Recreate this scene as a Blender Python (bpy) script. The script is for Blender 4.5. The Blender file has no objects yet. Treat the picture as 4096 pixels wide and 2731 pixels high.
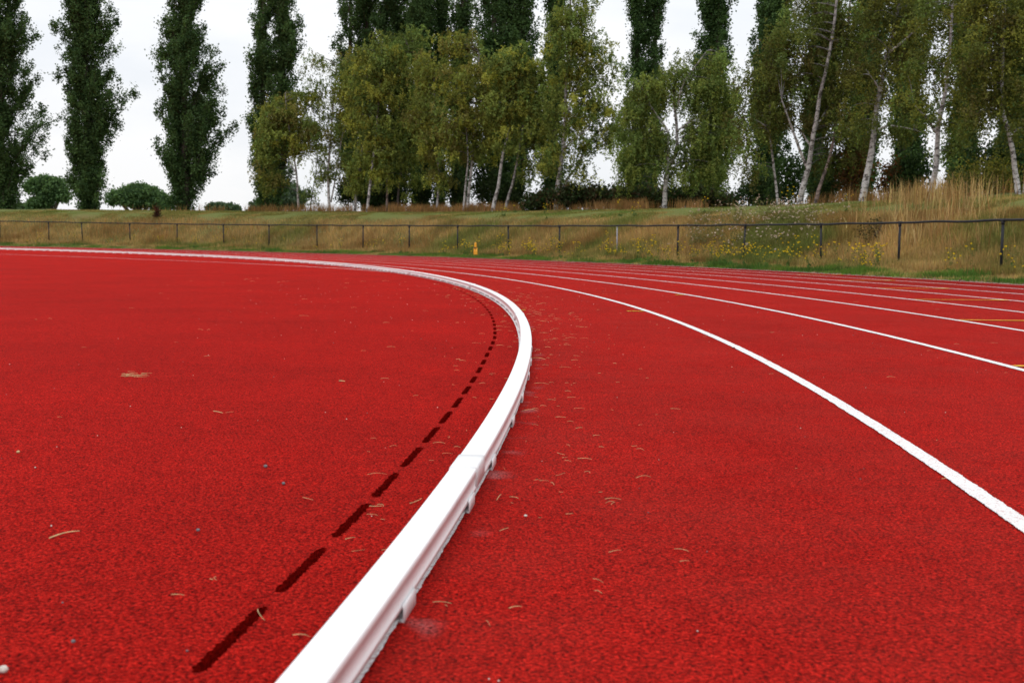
import bpy, math, random
import numpy as np
from mathutils import Matrix, Vector

# ------------------------------------------------------------------ constants of the place
F_PX, PITCH, ROLL, CAM_H = 4517.9, 0.08777, 0.01468, 0.591      # 4096-wide frame
R0, CX, CY = 45.0236, -44.913, 6.6782                            # kerb outer edge: radius and centre
KH, KW = 0.0711, 0.0615                                          # kerb height and width
LANE = 1.22
S = 4096 / 2352
sc = bpy.context.scene
COL = sc.collection

# ------------------------------------------------------------------ camera
cam_d = bpy.data.cameras.new("camera")
cam = bpy.data.objects.new("camera", cam_d)
COL.objects.link(cam)
CPI, SPI, CRO, SRO = math.cos(PITCH), math.sin(PITCH), math.cos(ROLL), math.sin(ROLL)
X3, U3, F3 = Vector((1, 0, 0)), Vector((0, SPI, CPI)), Vector((0, CPI, -SPI))
right, up = CRO * X3 + SRO * U3, -SRO * X3 + CRO * U3
m = Matrix((right, up, -F3)).transposed().to_4x4()
m.translation = (0, 0, CAM_H)
cam.matrix_world = m
cam_d.sensor_width = 36.0
cam_d.lens = 36.0 * F_PX / 4096
cam_d.clip_start, cam_d.clip_end = 0.05, 4000
cam_d.dof.use_dof = True
cam_d.dof.focus_distance = 4.6
cam_d.dof.aperture_fstop = 8.0
sc.camera = cam

# ------------------------------------------------------------------ sky, sun, exposure
SUN_EL, SUN_AZ = math.radians(58), math.radians(215)             # azimuth clockwise from +Y
w = bpy.data.worlds.new("World"); sc.world = w; w.use_nodes = True
nt = w.node_tree; nt.nodes.clear()
N = nt.nodes.new; LK = nt.links.new
out = N('ShaderNodeOutputWorld'); bg = N('ShaderNodeBackground'); bg.inputs[1].default_value = 0.1
sky = N('ShaderNodeTexSky'); sky.sky_type = 'NISHITA'; sky.sun_disc = False
sky.sun_elevation = SUN_EL; sky.sun_rotation = SUN_AZ
tc = N('ShaderNodeTexCoord'); sep = N('ShaderNodeSeparateXYZ'); LK(tc.outputs['Generated'], sep.inputs[0])
grad = N('ShaderNodeMapRange'); grad.inputs[1].default_value = 0.0; grad.inputs[2].default_value = 1.0
grad.inputs[3].default_value = 9.5; grad.inputs[4].default_value = 17.0
LK(sep.outputs[2], grad.inputs[0])
mp = N('ShaderNodeMapping'); mp.inputs['Scale'].default_value = (1.0, 1.0, 3.2); LK(tc.outputs['Generated'], mp.inputs[0])
nz = N('ShaderNodeTexNoise'); nz.inputs['Scale'].default_value = 3.0; nz.inputs['Detail'].default_value = 6; nz.inputs['Roughness'].default_value = .55
LK(mp.outputs[0], nz.inputs['Vector'])
rmp = N('ShaderNodeValToRGB'); rmp.color_ramp.elements[0].position = .38; rmp.color_ramp.elements[1].position = .62
rmp.color_ramp.elements[0].color = (.87, .90, .945, 1); rmp.color_ramp.elements[1].color = (1.02, 1.02, 1.03, 1)
LK(nz.outputs[0], rmp.inputs[0])
mul = N('ShaderNodeVectorMath'); mul.operation = 'SCALE'; LK(rmp.outputs[0], mul.inputs[0]); LK(grad.outputs[0], mul.inputs['Scale'])
mx = N('ShaderNodeMixRGB'); mx.inputs[0].default_value = .95
LK(sky.outputs[0], mx.inputs[1]); LK(mul.outputs[0], mx.inputs[2])
LK(mx.outputs[0], bg.inputs[0]); LK(bg.outputs[0], out.inputs[0])

sun_d = bpy.data.lights.new("sun", 'SUN'); sun_d.energy = 0.9; sun_d.angle = math.radians(25); sun_d.color = (1, .965, .91)
sun = bpy.data.objects.new("sun", sun_d); COL.objects.link(sun)
sdir = Vector((math.sin(SUN_AZ) * math.cos(SUN_EL), math.cos(SUN_AZ) * math.cos(SUN_EL), math.sin(SUN_EL)))
sun.rotation_euler = sdir.to_track_quat('Z', 'Y').to_euler(); sun.location = (0, 0, 40)
vs = sc.view_settings; sc.display_settings.display_device = 'sRGB'
vs.view_transform = 'Standard'; vs.look = 'None'; vs.exposure = 0.0; vs.gamma = 1.0; vs.use_curve_mapping = False
sc.cycles.max_bounces = 8; sc.cycles.transparent_max_bounces = 8

# ------------------------------------------------------------------ helpers
rng = np.random.default_rng(7)
random.seed(7)

def pol(dr, th):
    """polar coordinates about the bend's centre: distance outside the kerb edge, degrees"""
    t = np.radians(th)
    return CX + (R0 + dr) * np.cos(t), CY + (R0 + dr) * np.sin(t)

def ray(x, y):
    a, b = (x * S - 2048) / F_PX, -(y * S - 1365.5) / F_PX
    a, b = CRO * a - SRO * b, SRO * a + CRO * b
    return np.array([a, CPI + b * SPI, -SPI + b * CPI])

def on_ground(x, y, z=0.0):
    d = ray(x, y); t = (z - CAM_H) / d[2]
    return np.array([d[0] * t, d[1] * t, z])

def at_depth(x, y, Y):
    d = ray(x, y); t = Y / d[1]
    return np.array([d[0] * t, Y, CAM_H + d[2] * t])

PROF = [(-60, -.075), (9.7, -.075), (9.9, -.012), (10.2, .0), (11.2, .05), (12.2, .13), (13, .42), (14, .92), (15, 1.42), (15.7, 1.68), (17, 1.83),
        (20, 2.02), (22, 2.08), (26, 2.14), (70, 2.1), (95, 1.0), (125, 0.2), (160, 0)]
PX, PZ = np.array(PROF).T
def sstep(a, b, x):
    t = np.clip((x - a) / (b - a), 0, 1); return t * t * (3 - 2 * t)
def hz(dr, th):
    dr = np.asarray(dr, float); th = np.asarray(th, float)
    z = np.interp(dr, PX, PZ)
    return z + .24 * sstep(38, 16, th) * sstep(14, 21, dr) * (1 - sstep(60, 100, dr)) + .1 * sstep(45, 72, th) * sstep(10, 12, dr) * (1 - sstep(60, 100, dr))
def to_pol(x, y):
    return np.hypot(x - CX, y - CY) - R0, np.degrees(np.arctan2(y - CY, x - CX))
def col_at(x, dr):
    """where the picture column x crosses the circle dr: a ground point"""
    d = ray(x, 545.0); dx = d[:2]; C = np.array([CX, CY])
    A, B, K = dx @ dx, -2 * dx @ C, C @ C - (R0 + dr) ** 2
    t = (-B + math.sqrt(B * B - 4 * A * K)) / (2 * A)
    g = dx * t; _, th = to_pol(g[0], g[1])
    return np.array([g[0], g[1], float(hz(dr, th))])

def mk(name, V, faces, mat, parent=None, col=None, smooth=False, midx=None):
    V = np.asarray(V, np.float32)
    if not isinstance(faces, (list, tuple)): faces = [faces]
    faces = [np.asarray(f, np.int32) for f in faces if len(f)]
    me = bpy.data.meshes.new(name)
    me.vertices.add(len(V)); me.vertices.foreach_set('co', V.ravel())
    loops = np.concatenate([f.ravel() for f in faces]); cnt = np.concatenate([np.full(len(f), f.shape[1], np.int32) for f in faces])
    me.loops.add(len(loops)); me.loops.foreach_set('vertex_index', loops)
    me.polygons.add(len(cnt)); st = np.zeros(len(cnt), np.int32); st[1:] = np.cumsum(cnt)[:-1]
    me.polygons.foreach_set('loop_start', st); me.polygons.foreach_set('loop_total', cnt)
    if smooth: me.polygons.foreach_set('use_smooth', np.ones(len(cnt), bool))
    for mm in (mat if isinstance(mat, (list, tuple)) else [mat]): me.materials.append(mm)
    if midx is not None: me.polygons.foreach_set('material_index', np.asarray(midx, np.int32))
    if col is not None:
        a = me.color_attributes.new('tint', 'FLOAT_COLOR', 'POINT')
        c4 = np.ones((len(V), 4), np.float32); c4[:, :3] = col; a.data.foreach_set('color', c4.ravel())
    me.update(calc_edges=True); me.validate()
    o = bpy.data.objects.new(name, me); COL.objects.link(o)
    if parent is not None: o.parent = parent
    return o

def tag(o, label=None, cat=None, group=None, kind=None):
    if label: o['label'] = label
    if cat: o['category'] = cat
    if group: o['group'] = group
    if kind: o['kind'] = kind
    return o
def thing(name, loc, label, cat, group=None):
    o = bpy.data.objects.new(name, None); COL.objects.link(o); o.location = [float(q) for q in loc]
    o.empty_display_size = .3
    return tag(o, label, cat, group)

class MB:
    """collects pieces of one mesh"""
    def __init__(s): s.V, s.F, s.C, s.n = [], {}, [], 0
    def add(s, V, F, col=None):
        V = np.asarray(V, float)
        F = np.asarray(F, int)
        s.F.setdefault(F.shape[1], []).append(F + s.n)
        s.V.append(V); s.n += len(V)
        c = np.ones((len(V), 3)) if col is None else np.broadcast_to(np.asarray(col, float), (len(V), 3))
        s.C.append(c)
    def tube(s, P, r, k=6, col=None, cap=True):
        P = np.asarray(P, float); r = np.broadcast_to(np.asarray(r, float), (len(P),))
        T = np.gradient(P, axis=0); T /= np.linalg.norm(T, axis=1)[:, None] + 1e-12
        ref = np.array([0, 0, 1.]) if abs(T[0, 2]) < .9 else np.array([1., 0, 0])
        A = np.cross(T, ref); A /= np.linalg.norm(A, axis=1)[:, None] + 1e-12; B = np.cross(T, A)
        a = np.arange(k) * 2 * np.pi / k
        V = (P[:, None] + r[:, None, None] * (np.cos(a)[None, :, None] * A[:, None] + np.sin(a)[None, :, None] * B[:, None])).reshape(-1, 3)
        i = np.arange(len(P) - 1)[:, None] * k; j = np.arange(k)[None]; j2 = (j + 1) % k
        F = np.stack([i + j, i + j2, i + k + j2, i + k + j], -1).reshape(-1, 4)
        n0 = s.n
        s.add(V, F, col)
        if cap:
            for base, rev in ((0, True), ((len(P) - 1) * k, False)):
                f = [n0 + base + q for q in range(k)]
                s.F.setdefault(k, []).append(np.array([f[::-1] if rev else f]))
    def box(s, lo, hi, col=None):
        x0, y0, z0 = lo; x1, y1, z1 = hi
        V = [(x0, y0, z0), (x1, y0, z0), (x1, y1, z0), (x0, y1, z0), (x0, y0, z1), (x1, y0, z1), (x1, y1, z1), (x0, y1, z1)]
        s.add(V, [(0, 3, 2, 1), (4, 5, 6, 7), (0, 1, 5, 4), (1, 2, 6, 5), (2, 3, 7, 6), (3, 0, 4, 7)], col)
    def build(s, name, mat, parent=None, smooth=False, tint=False, origin=(0, 0, 0)):
        V = np.concatenate(s.V) - np.asarray(origin, float)
        return mk(name, V, [np.concatenate(f) for f in s.F.values()], mat, parent, np.concatenate(s.C) if tint else None, smooth)

def norm(a): return a / (np.linalg.norm(a, axis=-1, keepdims=True) + 1e-12)
def leaf_quads(P, size, aspect=.62, down=0.0):
    """rhombic leaves at points P, random attitude"""
    n = len(P); size = np.broadcast_to(np.asarray(size, float), (n,))
    t = norm(rng.normal(size=(n, 3)) + np.array([0, 0, -down])); b = norm(np.cross(t, rng.normal(size=(n, 3))))
    h = size[:, None] * .5
    V = np.stack([P - t * h, P + b * h * aspect - t * h * .1, P + t * h, P - b * h * aspect - t * h * .1], 1).reshape(-1, 3)
    return V, np.arange(4 * n).reshape(-1, 4)

def vnoise(x, y, cell, seed):
    """smooth lattice noise 0..1"""
    r = np.random.default_rng(seed); L = r.random((256, 256))
    x = np.asarray(x) / cell + 1000; y = np.asarray(y) / cell + 1000
    i, j = np.floor(x).astype(int), np.floor(y).astype(int); u, v = x - i, y - j
    u, v = u * u * (3 - 2 * u), v * v * (3 - 2 * v); g = lambda a, b: L[a % 256, b % 256]
    return (g(i, j) * (1 - u) + g(i + 1, j) * u) * (1 - v) + (g(i, j + 1) * (1 - u) + g(i + 1, j + 1) * u) * v

# ------------------------------------------------------------------ materials
def newmat(name):
    mt = bpy.data.materials.new(name); mt.use_nodes = True
    t = mt.node_tree; return mt, t, t.nodes['Principled BSDF']
def nd(t, typ, **kw):
    n = t.nodes.new(typ)
    for k, v in kw.items():
        if k in n.inputs: n.inputs[k].default_value = v
        else: setattr(n, k, v)
    return n
def ramp(t, src, stops):
    r = t.nodes.new('ShaderNodeValToRGB'); e = r.color_ramp.elements
    while len(e) < len(stops): e.new(.5)
    for el, (p, c) in zip(e, stops): el.position = p; el.color = (*c, 1)
    t.links.new(src, r.inputs[0]); return r
def mixc(t, fac, a, b, mode='MIX'):
    n = t.nodes.new('ShaderNodeMixRGB'); n.blend_type = mode
    for i, v in ((0, fac), (1, a), (2, b)):
        if isinstance(v, (int, float)): n.inputs[i].default_value = v
        elif isinstance(v, tuple): n.inputs[i].default_value = (*v, 1)
        else: t.links.new(v, n.inputs[i])
    return n.outputs[0]
def mth(t, op, a, b=0.0, clamp=False):
    n = t.nodes.new('ShaderNodeMath'); n.operation = op; n.use_clamp = clamp
    for i, v in ((0, a), (1, b)):
        if isinstance(v, (int, float)): n.inputs[i].default_value = v
        else: t.links.new(v, n.inputs[i])
    return n.outputs[0]

def grain(t, scale=195.0):
    """rubber granules: cell colour value, distance (pits), coarse noise"""
    tcn = nd(t, 'ShaderNodeTexCoord')
    wob = nd(t, 'ShaderNodeTexNoise', Scale=90.0, Detail=2.0); t.links.new(tcn.outputs['Object'], wob.inputs['Vector'])
    add = nd(t, 'ShaderNodeVectorMath', operation='MULTIPLY_ADD'); t.links.new(wob.outputs['Color'], add.inputs[0])
    add.inputs[1].default_value = (.012, .012, .0); t.links.new(tcn.outputs['Object'], add.inputs[2])
    vo = nd(t, 'ShaderNodeTexVoronoi', Scale=scale, Randomness=1.0); t.links.new(add.outputs[0], vo.inputs['Vector'])
    fn = nd(t, 'ShaderNodeTexNoise', Scale=scale * .8, Detail=4.0, Roughness=.7); t.links.new(tcn.outputs['Object'], fn.inputs['Vector'])
    return tcn, vo, fn

def track_material():
    mt, t, p = newmat('red_track_rubber')
    tcn, vo, fn = grain(t)
    sepc = nd(t, 'ShaderNodeSeparateColor'); t.links.new(vo.outputs['Color'], sepc.inputs[0])
    base = ramp(t, sepc.outputs[0], [(0, (.35, .0056, .0036)), (.5, (.555, .0112, .0068)), (1, (.72, .022, .014))]).outputs[0]
    pit_shade = ramp(t, fn.outputs[0], [(.39, (.17, .16, .16)), (.49, (1, 1, 1)), (.70, (1.25, 1.25, 1.25))]).outputs[0]  # pit shade painted into the rubber colour where the bump dips
    c = mixc(t, 1.0, base, pit_shade, 'MULTIPLY')
    gap_shade = ramp(t, vo.outputs['Distance'], [(.46, (1.06, 1.06, 1.06)), (.78, (.48, .45, .45))]).outputs[0]  # shade in the gaps between granules, put into the colour
    c = mixc(t, 1.0, c, gap_shade, 'MULTIPLY')
    m1 = nd(t, 'ShaderNodeTexNoise', Scale=.9, Detail=5.0, Roughness=.6); t.links.new(tcn.outputs['Object'], m1.inputs['Vector'])
    c = mixc(t, 1.0, c, ramp(t, m1.outputs[0], [(.3, (.84, .88, .88)), (.7, (1.1, 1.04, 1.04))]).outputs[0], 'MULTIPLY')
    m2 = nd(t, 'ShaderNodeTexNoise', Scale=14.0, Detail=4.0, Roughness=.65); t.links.new(tcn.outputs['Object'], m2.inputs['Vector'])
    c = mixc(t, 1.0, c, ramp(t, m2.outputs[0], [(.3, (.85, .85, .85)), (.7, (1.1, 1.1, 1.1))]).outputs[0], 'MULTIPLY')
    # worn, dusty film of the running lanes outside the kerb
    m3 = nd(t, 'ShaderNodeTexNoise', Scale=2.3, Detail=6.0, Roughness=.7); t.links.new(tcn.outputs['Object'], m3.inputs['Vector'])
    sub = nd(t, 'ShaderNodeVectorMath', operation='SUBTRACT'); t.links.new(tcn.outputs['Object'], sub.inputs[0]); sub.inputs[1].default_value = (CX, CY, 0)
    ln = nd(t, 'ShaderNodeVectorMath', operation='LENGTH'); t.links.new(sub.outputs[0], ln.inputs[0])
    dr = mth(t, 'SUBTRACT', ln.outputs['Value'], R0)
    outer = mth(t, 'GREATER_THAN', dr, 0.0)
    film = mth(t, 'MULTIPLY', ramp(t, m3.outputs[0], [(.3, (.0, .0, .0)), (.75, (.13, .13, .13))]).outputs[0], mth(t, 'ADD', mth(t, 'MULTIPLY', outer, .75), .12))
    c = mixc(t, film, c, (.38, .10, .075))
    # white overspray and chalk beside the kerb
    m4 = nd(t, 'ShaderNodeTexNoise', Scale=5.5, Detail=3.0); t.links.new(tcn.outputs['Object'], m4.inputs['Vector'])
    band = mth(t, 'SUBTRACT', 1.0, mth(t, 'MULTIPLY', mth(t, 'ABSOLUTE', mth(t, 'SUBTRACT', dr, .015)), 16.0), True)
    spr = mth(t, 'MULTIPLY', band, ramp(t, m4.outputs[0], [(.56, (0, 0, 0)), (.76, (.5, .5, .5))]).outputs[0])
    spr = mth(t, 'MULTIPLY', spr, ramp(t, fn.outputs[0], [(.35, (0, 0, 0)), (.6, (1, 1, 1))]).outputs[0])
    c = mixc(t, spr, c, (.62, .5, .5))
    t.links.new(c, p.inputs['Base Color'])
    p.inputs['Roughness'].default_value = .9; p.inputs['Specular IOR Level'].default_value = .035
    hgt = mth(t, 'ADD', mth(t, 'MULTIPLY', vo.outputs['Distance'], -.9), mth(t, 'MULTIPLY', fn.outputs[0], 1.4))
    b = nd(t, 'ShaderNodeBump', Strength=1.0, Distance=.007); t.links.new(hgt, b.inputs['Height']); t.links.new(b.outputs[0], p.inputs['Normal'])
    return mt

def paint_material(name, colr, gap=.36):
    mt, t, p = newmat(name)
    tcn, vo, fn = grain(t)
    m1 = nd(t, 'ShaderNodeTexNoise', Scale=3.0, Detail=5.0); t.links.new(tcn.outputs['Object'], m1.inputs['Vector'])
    dim = tuple(q * .80 for q in colr)
    c = mixc(t, m1.outputs[0], colr, dim)
    c = mixc(t, ramp(t, fn.outputs[0], [(gap - .04, (.8, .8, .8)), (gap + .07, (0, 0, 0))]).outputs[0], c, (.36, .06, .055))
    t.links.new(c, p.inputs['Base Color']); p.inputs['Roughness'].default_value = .75; p.inputs['Specular IOR Level'].default_value = .3
    hgt = mth(t, 'ADD', mth(t, 'MULTIPLY', vo.outputs['Distance'], -.9), mth(t, 'MULTIPLY', fn.outputs[0], 1.2))
    b = nd(t, 'ShaderNodeBump', Strength=.5, Distance=.003); t.links.new(hgt, b.inputs['Height']); t.links.new(b.outputs[0], p.inputs['Normal'])
    return mt

def plain(name, colr, rough=.5, metal=0.0, nscale=40.0, amt=.2, bump=0.0):
    mt, t, p = newmat(name)
    tcn = nd(t, 'ShaderNodeTexCoord'); n = nd(t, 'ShaderNodeTexNoise', Scale=nscale, Detail=5.0); t.links.new(tcn.outputs['Object'], n.inputs['Vector'])
    lo = tuple(q * (1 - amt) for q in colr); hi = tuple(min(1, q * (1 + amt * .5)) for q in colr)
    t.links.new(ramp(t, n.outputs[0], [(.3, lo), (.7, hi)]).outputs[0], p.inputs['Base Color'])
    p.inputs['Roughness'].default_value = rough; p.inputs['Metallic'].default_value = metal
    if bump:
        b = nd(t, 'ShaderNodeBump', Strength=bump, Distance=.01); t.links.new(n.outputs[0], b.inputs['Height']); t.links.new(b.outputs[0], p.inputs['Normal'])
    return mt

def tinted(name, rough=.55, trans=.3, spec=.3, tcol=(1.25, 1.25, .7)):
    """leaf and grass material: each leaf's own colour sits in the tint attribute"""
    mt, t, p = newmat(name)
    a = nd(t, 'ShaderNodeAttribute', attribute_name='tint')
    t.links.new(a.outputs['Color'], p.inputs['Base Color']); p.inputs['Roughness'].default_value = rough; p.inputs['Specular IOR Level'].default_value = spec
    if trans:
        tr = nd(t, 'ShaderNodeBsdfTranslucent'); t.links.new(mixc(t, 1.0, a.outputs['Color'], tcol, 'MULTIPLY'), tr.inputs[0])
        ms = nd(t, 'ShaderNodeMixShader'); ms.inputs[0].default_value = trans
        t.links.new(p.outputs[0], ms.inputs[1]); t.links.new(tr.outputs[0], ms.inputs[2])
        t.links.new(ms.outputs[0], t.nodes['Material Output'].inputs[0])
    return mt

def bark_birch():
    mt, t, p = newmat('birch_bark')
    tcn = nd(t, 'ShaderNodeTexCoord')
    mpn = nd(t, 'ShaderNodeMapping'); mpn.inputs['Scale'].default_value = (3.2, 3.2, 5.5); t.links.new(tcn.outputs['Object'], mpn.inputs[0])
    n = nd(t, 'ShaderNodeTexNoise', Scale=1.6, Detail=6.0, Roughness=.72); t.links.new(mpn.outputs[0], n.inputs['Vector'])
    a = nd(t, 'ShaderNodeAttribute', attribute_name='tint')
    c = mixc(t, ramp(t, n.outputs[0], [(.42, (1, 1, 1)), (.53, (0, 0, 0))]).outputs[0], a.outputs['Color'], (.06, .05, .045))
    t.links.new(c, p.inputs['Base Color']); p.inputs['Roughness'].default_value = .8
    b = nd(t, 'ShaderNodeBump', Strength=.5, Distance=.02); t.links.new(n.outputs[0], b.inputs['Height']); t.links.new(b.outputs[0], p.inputs['Normal'])
    return mt

M_track = track_material()
M_white = paint_material('white_line_paint', (.78, .77, .76), .39)
M_strip = paint_material('chalky_white_paint', (.80, .80, .80), .40)
M_yellow = paint_material('yellow_line_paint', (.78, .42, .012))
M_lime = paint_material('lime_line_paint', (.62, .72, .03), .30)
M_slotfloor = plain('slot_bottom_dirt_shade', (.03, .022, .018), 1.0, 0, 120.0, .6)  # dirt, coloured near black to paint the shade deep in the slot
M_kerb = plain('white_coated_aluminium', (.86, .86, .87), .38, 0, 9.0, .05)
M_sleeve = plain('off_white_sleeve', (.74, .74, .75), .45, 0, 9.0, .05)
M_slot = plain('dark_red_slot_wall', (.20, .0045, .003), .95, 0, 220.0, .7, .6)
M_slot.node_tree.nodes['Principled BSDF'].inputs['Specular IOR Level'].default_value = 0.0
M_fence = plain('black_painted_steel', (.005, .006, .010), .7, 0, 25.0, .5)
M_galv = plain('galvanised_steel', (.30, .30, .33), .5, .3, 30.0, .35)
M_marker = plain('orange_yellow_plastic', (.78, .33, .008), .5, 0, 20.0, .25)
M_band = plain('dark_brown_strap', (.07, .045, .035), .8, 0, 60.0, .4)
M_poplar_bark = plain('poplar_bark', (.075, .06, .045), .9, 0, 6.0, .5, .5)
M_birch_bark = bark_birch()
M_leaf = tinted('tree_leaf', .6, .38, .08)
M_grass = tinted('grass_blade', .8, .25, .04)
M_petal = tinted('flower_petal', .7, .2, .2)
M_straw = plain('dry_straw', (.62, .42, .20), .8, 0, 90.0, .45)
M_pebble = plain('grey_pebble', (.17, .16, .17), .8, 0, 120.0, .4, .4)
M_pale = plain('pale_stone', (.62, .56, .50), .75, 0, 120.0, .25, .4)

def ground_material():
    mt, t, p = newmat('meadow_soil')
    tcn = nd(t, 'ShaderNodeTexCoord')
    n = nd(t, 'ShaderNodeTexNoise', Scale=.55, Detail=8.0, Roughness=.65); t.links.new(tcn.outputs['Object'], n.inputs['Vector'])
    n2 = nd(t, 'ShaderNodeTexNoise', Scale=18.0, Detail=5.0, Roughness=.7); t.links.new(tcn.outputs['Object'], n2.inputs['Vector'])
    c = ramp(t, n.outputs[0], [(.35, (.21, .155, .065)), (.5, (.17, .155, .055)), (.65, (.11, .14, .04))]).outputs[0]
    c = mixc(t, 1.0, c, ramp(t, n2.outputs[0], [(.3, (.6, .6, .6)), (.7, (1.15, 1.15, 1.15))]).outputs[0], 'MULTIPLY')
    sub = nd(t, 'ShaderNodeVectorMath', operation='SUBTRACT'); t.links.new(tcn.outputs['Object'], sub.inputs[0]); sub.inputs[1].default_value = (CX, CY, 0)
    sx = nd(t, 'ShaderNodeVectorMath', operation='MULTIPLY'); t.links.new(sub.outputs[0], sx.inputs[0]); sx.inputs[1].default_value = (1, 1, 0)
    ln = nd(t, 'ShaderNodeVectorMath', operation='LENGTH'); t.links.new(sx.outputs[0], ln.inputs[0])
    wd = mth(t, 'ADD', ln.outputs['Value'], mth(t, 'MULTIPLY', n.outputs[0], 1.6))
    mr = nd(t, 'ShaderNodeMapRange'); t.links.new(wd, mr.inputs[0]); mr.inputs[1].default_value = R0 + 15.6; mr.inputs[2].default_value = R0 + 16.6
    c = mixc(t, mr.outputs[0], c, (.135, .155, .045))
    t.links.new(c, p.inputs['Base Color']); p.inputs['Roughness'].default_value = .95; p.inputs['Specular IOR Level'].default_value = .1
    b = nd(t, 'ShaderNodeBump', Strength=.8, Distance=.05); t.links.new(n2.outputs[0], b.inputs['Height']); t.links.new(b.outputs[0], p.inputs['Normal'])
    return mt
M_ground = ground_material()

# ------------------------------------------------------------------ ground: one sheet, track bed, verge, bank, plateau, horizon
th = np.concatenate([np.arange(-180, 0, 4), np.arange(0, 90, .5), np.arange(90, 180, 4)])
drs = np.concatenate([[-44.9, -20, 8], np.arange(9.7, 30, .25), np.arange(30, 70, 4), np.arange(70, 165, 6), [250, 500, 1000, 2000]])
TT, DD = np.meshgrid(th, drs, indexing='ij')
gx, gy = pol(DD, TT); gz = hz(DD, TT)
bumpy = (DD > 11) & (DD < 40)
gz = gz + np.where(bumpy, (vnoise(gx, gy, 1.6, 3) - .5) * .12 + (vnoise(gx, gy, .6, 4) - .5) * .05, 0) * sstep(11, 13, DD)
n1, n2 = len(th), len(drs)
i, j = np.meshgrid(np.arange(n1), np.arange(n2 - 1), indexing='ij'); i2 = (i + 1) % n1
GF = np.stack([i * n2 + j, i * n2 + j + 1, i2 * n2 + j + 1, i2 * n2 + j], -1).reshape(-1, 4)
ground = mk('ground', np.stack([gx, gy, gz], -1).reshape(-1, 3), GF, M_ground, smooth=True)
tag(ground, 'grassy ground rising from the track edge into a low bank', 'ground', kind='structure')

# ------------------------------------------------------------------ running track with its drain slots
slots = []
for k in range(-6, 58):
    a = -4.811 + .4585 * k
    d = -.235 + .018 * sstep(-1.5, .5, a)
    slots.append((a, a + .30 + .068 * float(sstep(6, 0, k)) + .012 * math.sin(k * 2.3), d, .0225, 70 if k < 8 else (40 if k < 16 else (14 if k < 26 else 6))))
cols = []                                                        # (theta, lower, upper, in-slot index or -1)
for si, (a, b, d, wd, n) in enumerate(slots):
    cols.append((a - .012, d - .001, d + .001, -1))
    tt = np.linspace(a, b, n)
    for q, t_ in enumerate(tt):
        e = min(q, n - 1 - q) / max(1, n - 1)
        half = wd / 2 * min(1, .45 + e * 9)
        jl, ju = (rng.normal(0, .0022, 2) if n > 6 else (0, 0))
        cols.append((t_, d - half + jl, d + half + ju, si))
    cols.append((b + .012, d - .001, d + .001, -1))
fill = [t_ for t_ in np.concatenate([np.arange(-180, -9, 1.0), np.arange(22.5, 180, 1.0)])]
cols += [(t_, -.235, -.215, -1) for t_ in fill]
cols.sort()
ct = np.array([q[0] for q in cols]); lo = np.array([q[1] for q in cols]); hi = np.array([q[2] for q in cols]); si_ = np.array([q[3] for q in cols])
rows = [np.full_like(ct, -32), np.full_like(ct, -10), np.full_like(ct, -3), np.full_like(ct, -.31), lo, hi, np.full_like(ct, -.16), np.full_like(ct, 3), np.full_like(ct, 9.86), np.full_like(ct, 9.86)]
zz = [0] * 9 + [-.058]
V = []
for r_, z_ in zip(rows, zz):
    x_, y_ = pol(r_, ct); V.append(np.stack([x_, y_, np.full_like(x_, z_)], -1))
n = len(ct); V = np.concatenate(V); Fs = []
for r_ in range(len(rows) - 1):
    for q in range(n):
        q2 = (q + 1) % n
        if r_ == 4 and si_[q] >= 0 and si_[q] == si_[q2]: continue
        Fs.append((r_ * n + q, (r_ + 1) * n + q, (r_ + 1) * n + q2, r_ * n + q2))
track = mk('running_track', V, np.array(Fs), M_track)
tag(track, 'red rubber running track curving left, with white lane lines', 'running track', kind='structure')
for k in range(len(slots)):
    idx = np.where(si_ == k)[0]; m_ = len(idx)
    mb = MB(); P = []
    xa, ya = pol(lo[idx], ct[idx]); xb, yb = pol(hi[idx], ct[idx])
    xc, yc = pol(lo[idx] + .002, ct[idx]); xd, yd = pol(hi[idx] - .002, ct[idx])
    zb = -.056 + (rng.normal(0, .003, m_) if m_ > 6 else np.zeros(m_))
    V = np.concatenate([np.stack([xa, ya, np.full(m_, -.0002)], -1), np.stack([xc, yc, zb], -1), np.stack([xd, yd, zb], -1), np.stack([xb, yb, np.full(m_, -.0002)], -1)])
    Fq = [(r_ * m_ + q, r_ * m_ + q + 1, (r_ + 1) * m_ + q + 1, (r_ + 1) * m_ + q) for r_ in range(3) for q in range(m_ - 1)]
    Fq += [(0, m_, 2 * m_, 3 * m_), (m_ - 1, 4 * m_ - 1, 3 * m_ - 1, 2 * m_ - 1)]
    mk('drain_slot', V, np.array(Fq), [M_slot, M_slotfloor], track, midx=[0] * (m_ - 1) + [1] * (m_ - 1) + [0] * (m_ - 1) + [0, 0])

def arc_line(name, dr0, dr1, ths, mat, jit=.0, z=.003, jlen=None):
    ths = np.asarray(ths, float); k = len(ths)
    w1, w2 = (np.convolve(rng.normal(0, 1, k + 8), np.ones(9) / 3, 'valid') for _ in range(2))
    a = dr0 + (rng.normal(0, 1, k) + w1) * jit; b = dr1 + (rng.normal(0, 1, k) + w2) * jit
    xa, ya = pol(a, ths); xb, yb = pol(b, ths)
    V = np.concatenate([np.stack([xa, ya, np.full(k, z)], -1), np.stack([xb, yb, np.full(k, z)], -1)])
    q = np.arange(k - 1); return mk(name, V, np.stack([q, k + q, k + q + 1, q + 1], -1), mat, track)
def thr(fine_to, st):
    return np.concatenate([np.arange(-40, -10, .5), np.arange(-10, fine_to, st), np.arange(fine_to, 120, .25)])
for k in range(1, 9):
    r_ = LANE * k
    arc_line('lane_line', r_ - .05, r_, thr(20 if k < 3 else 24, .009 if k == 1 else .02), M_white, .0009 if k < 4 else .0015)
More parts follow.
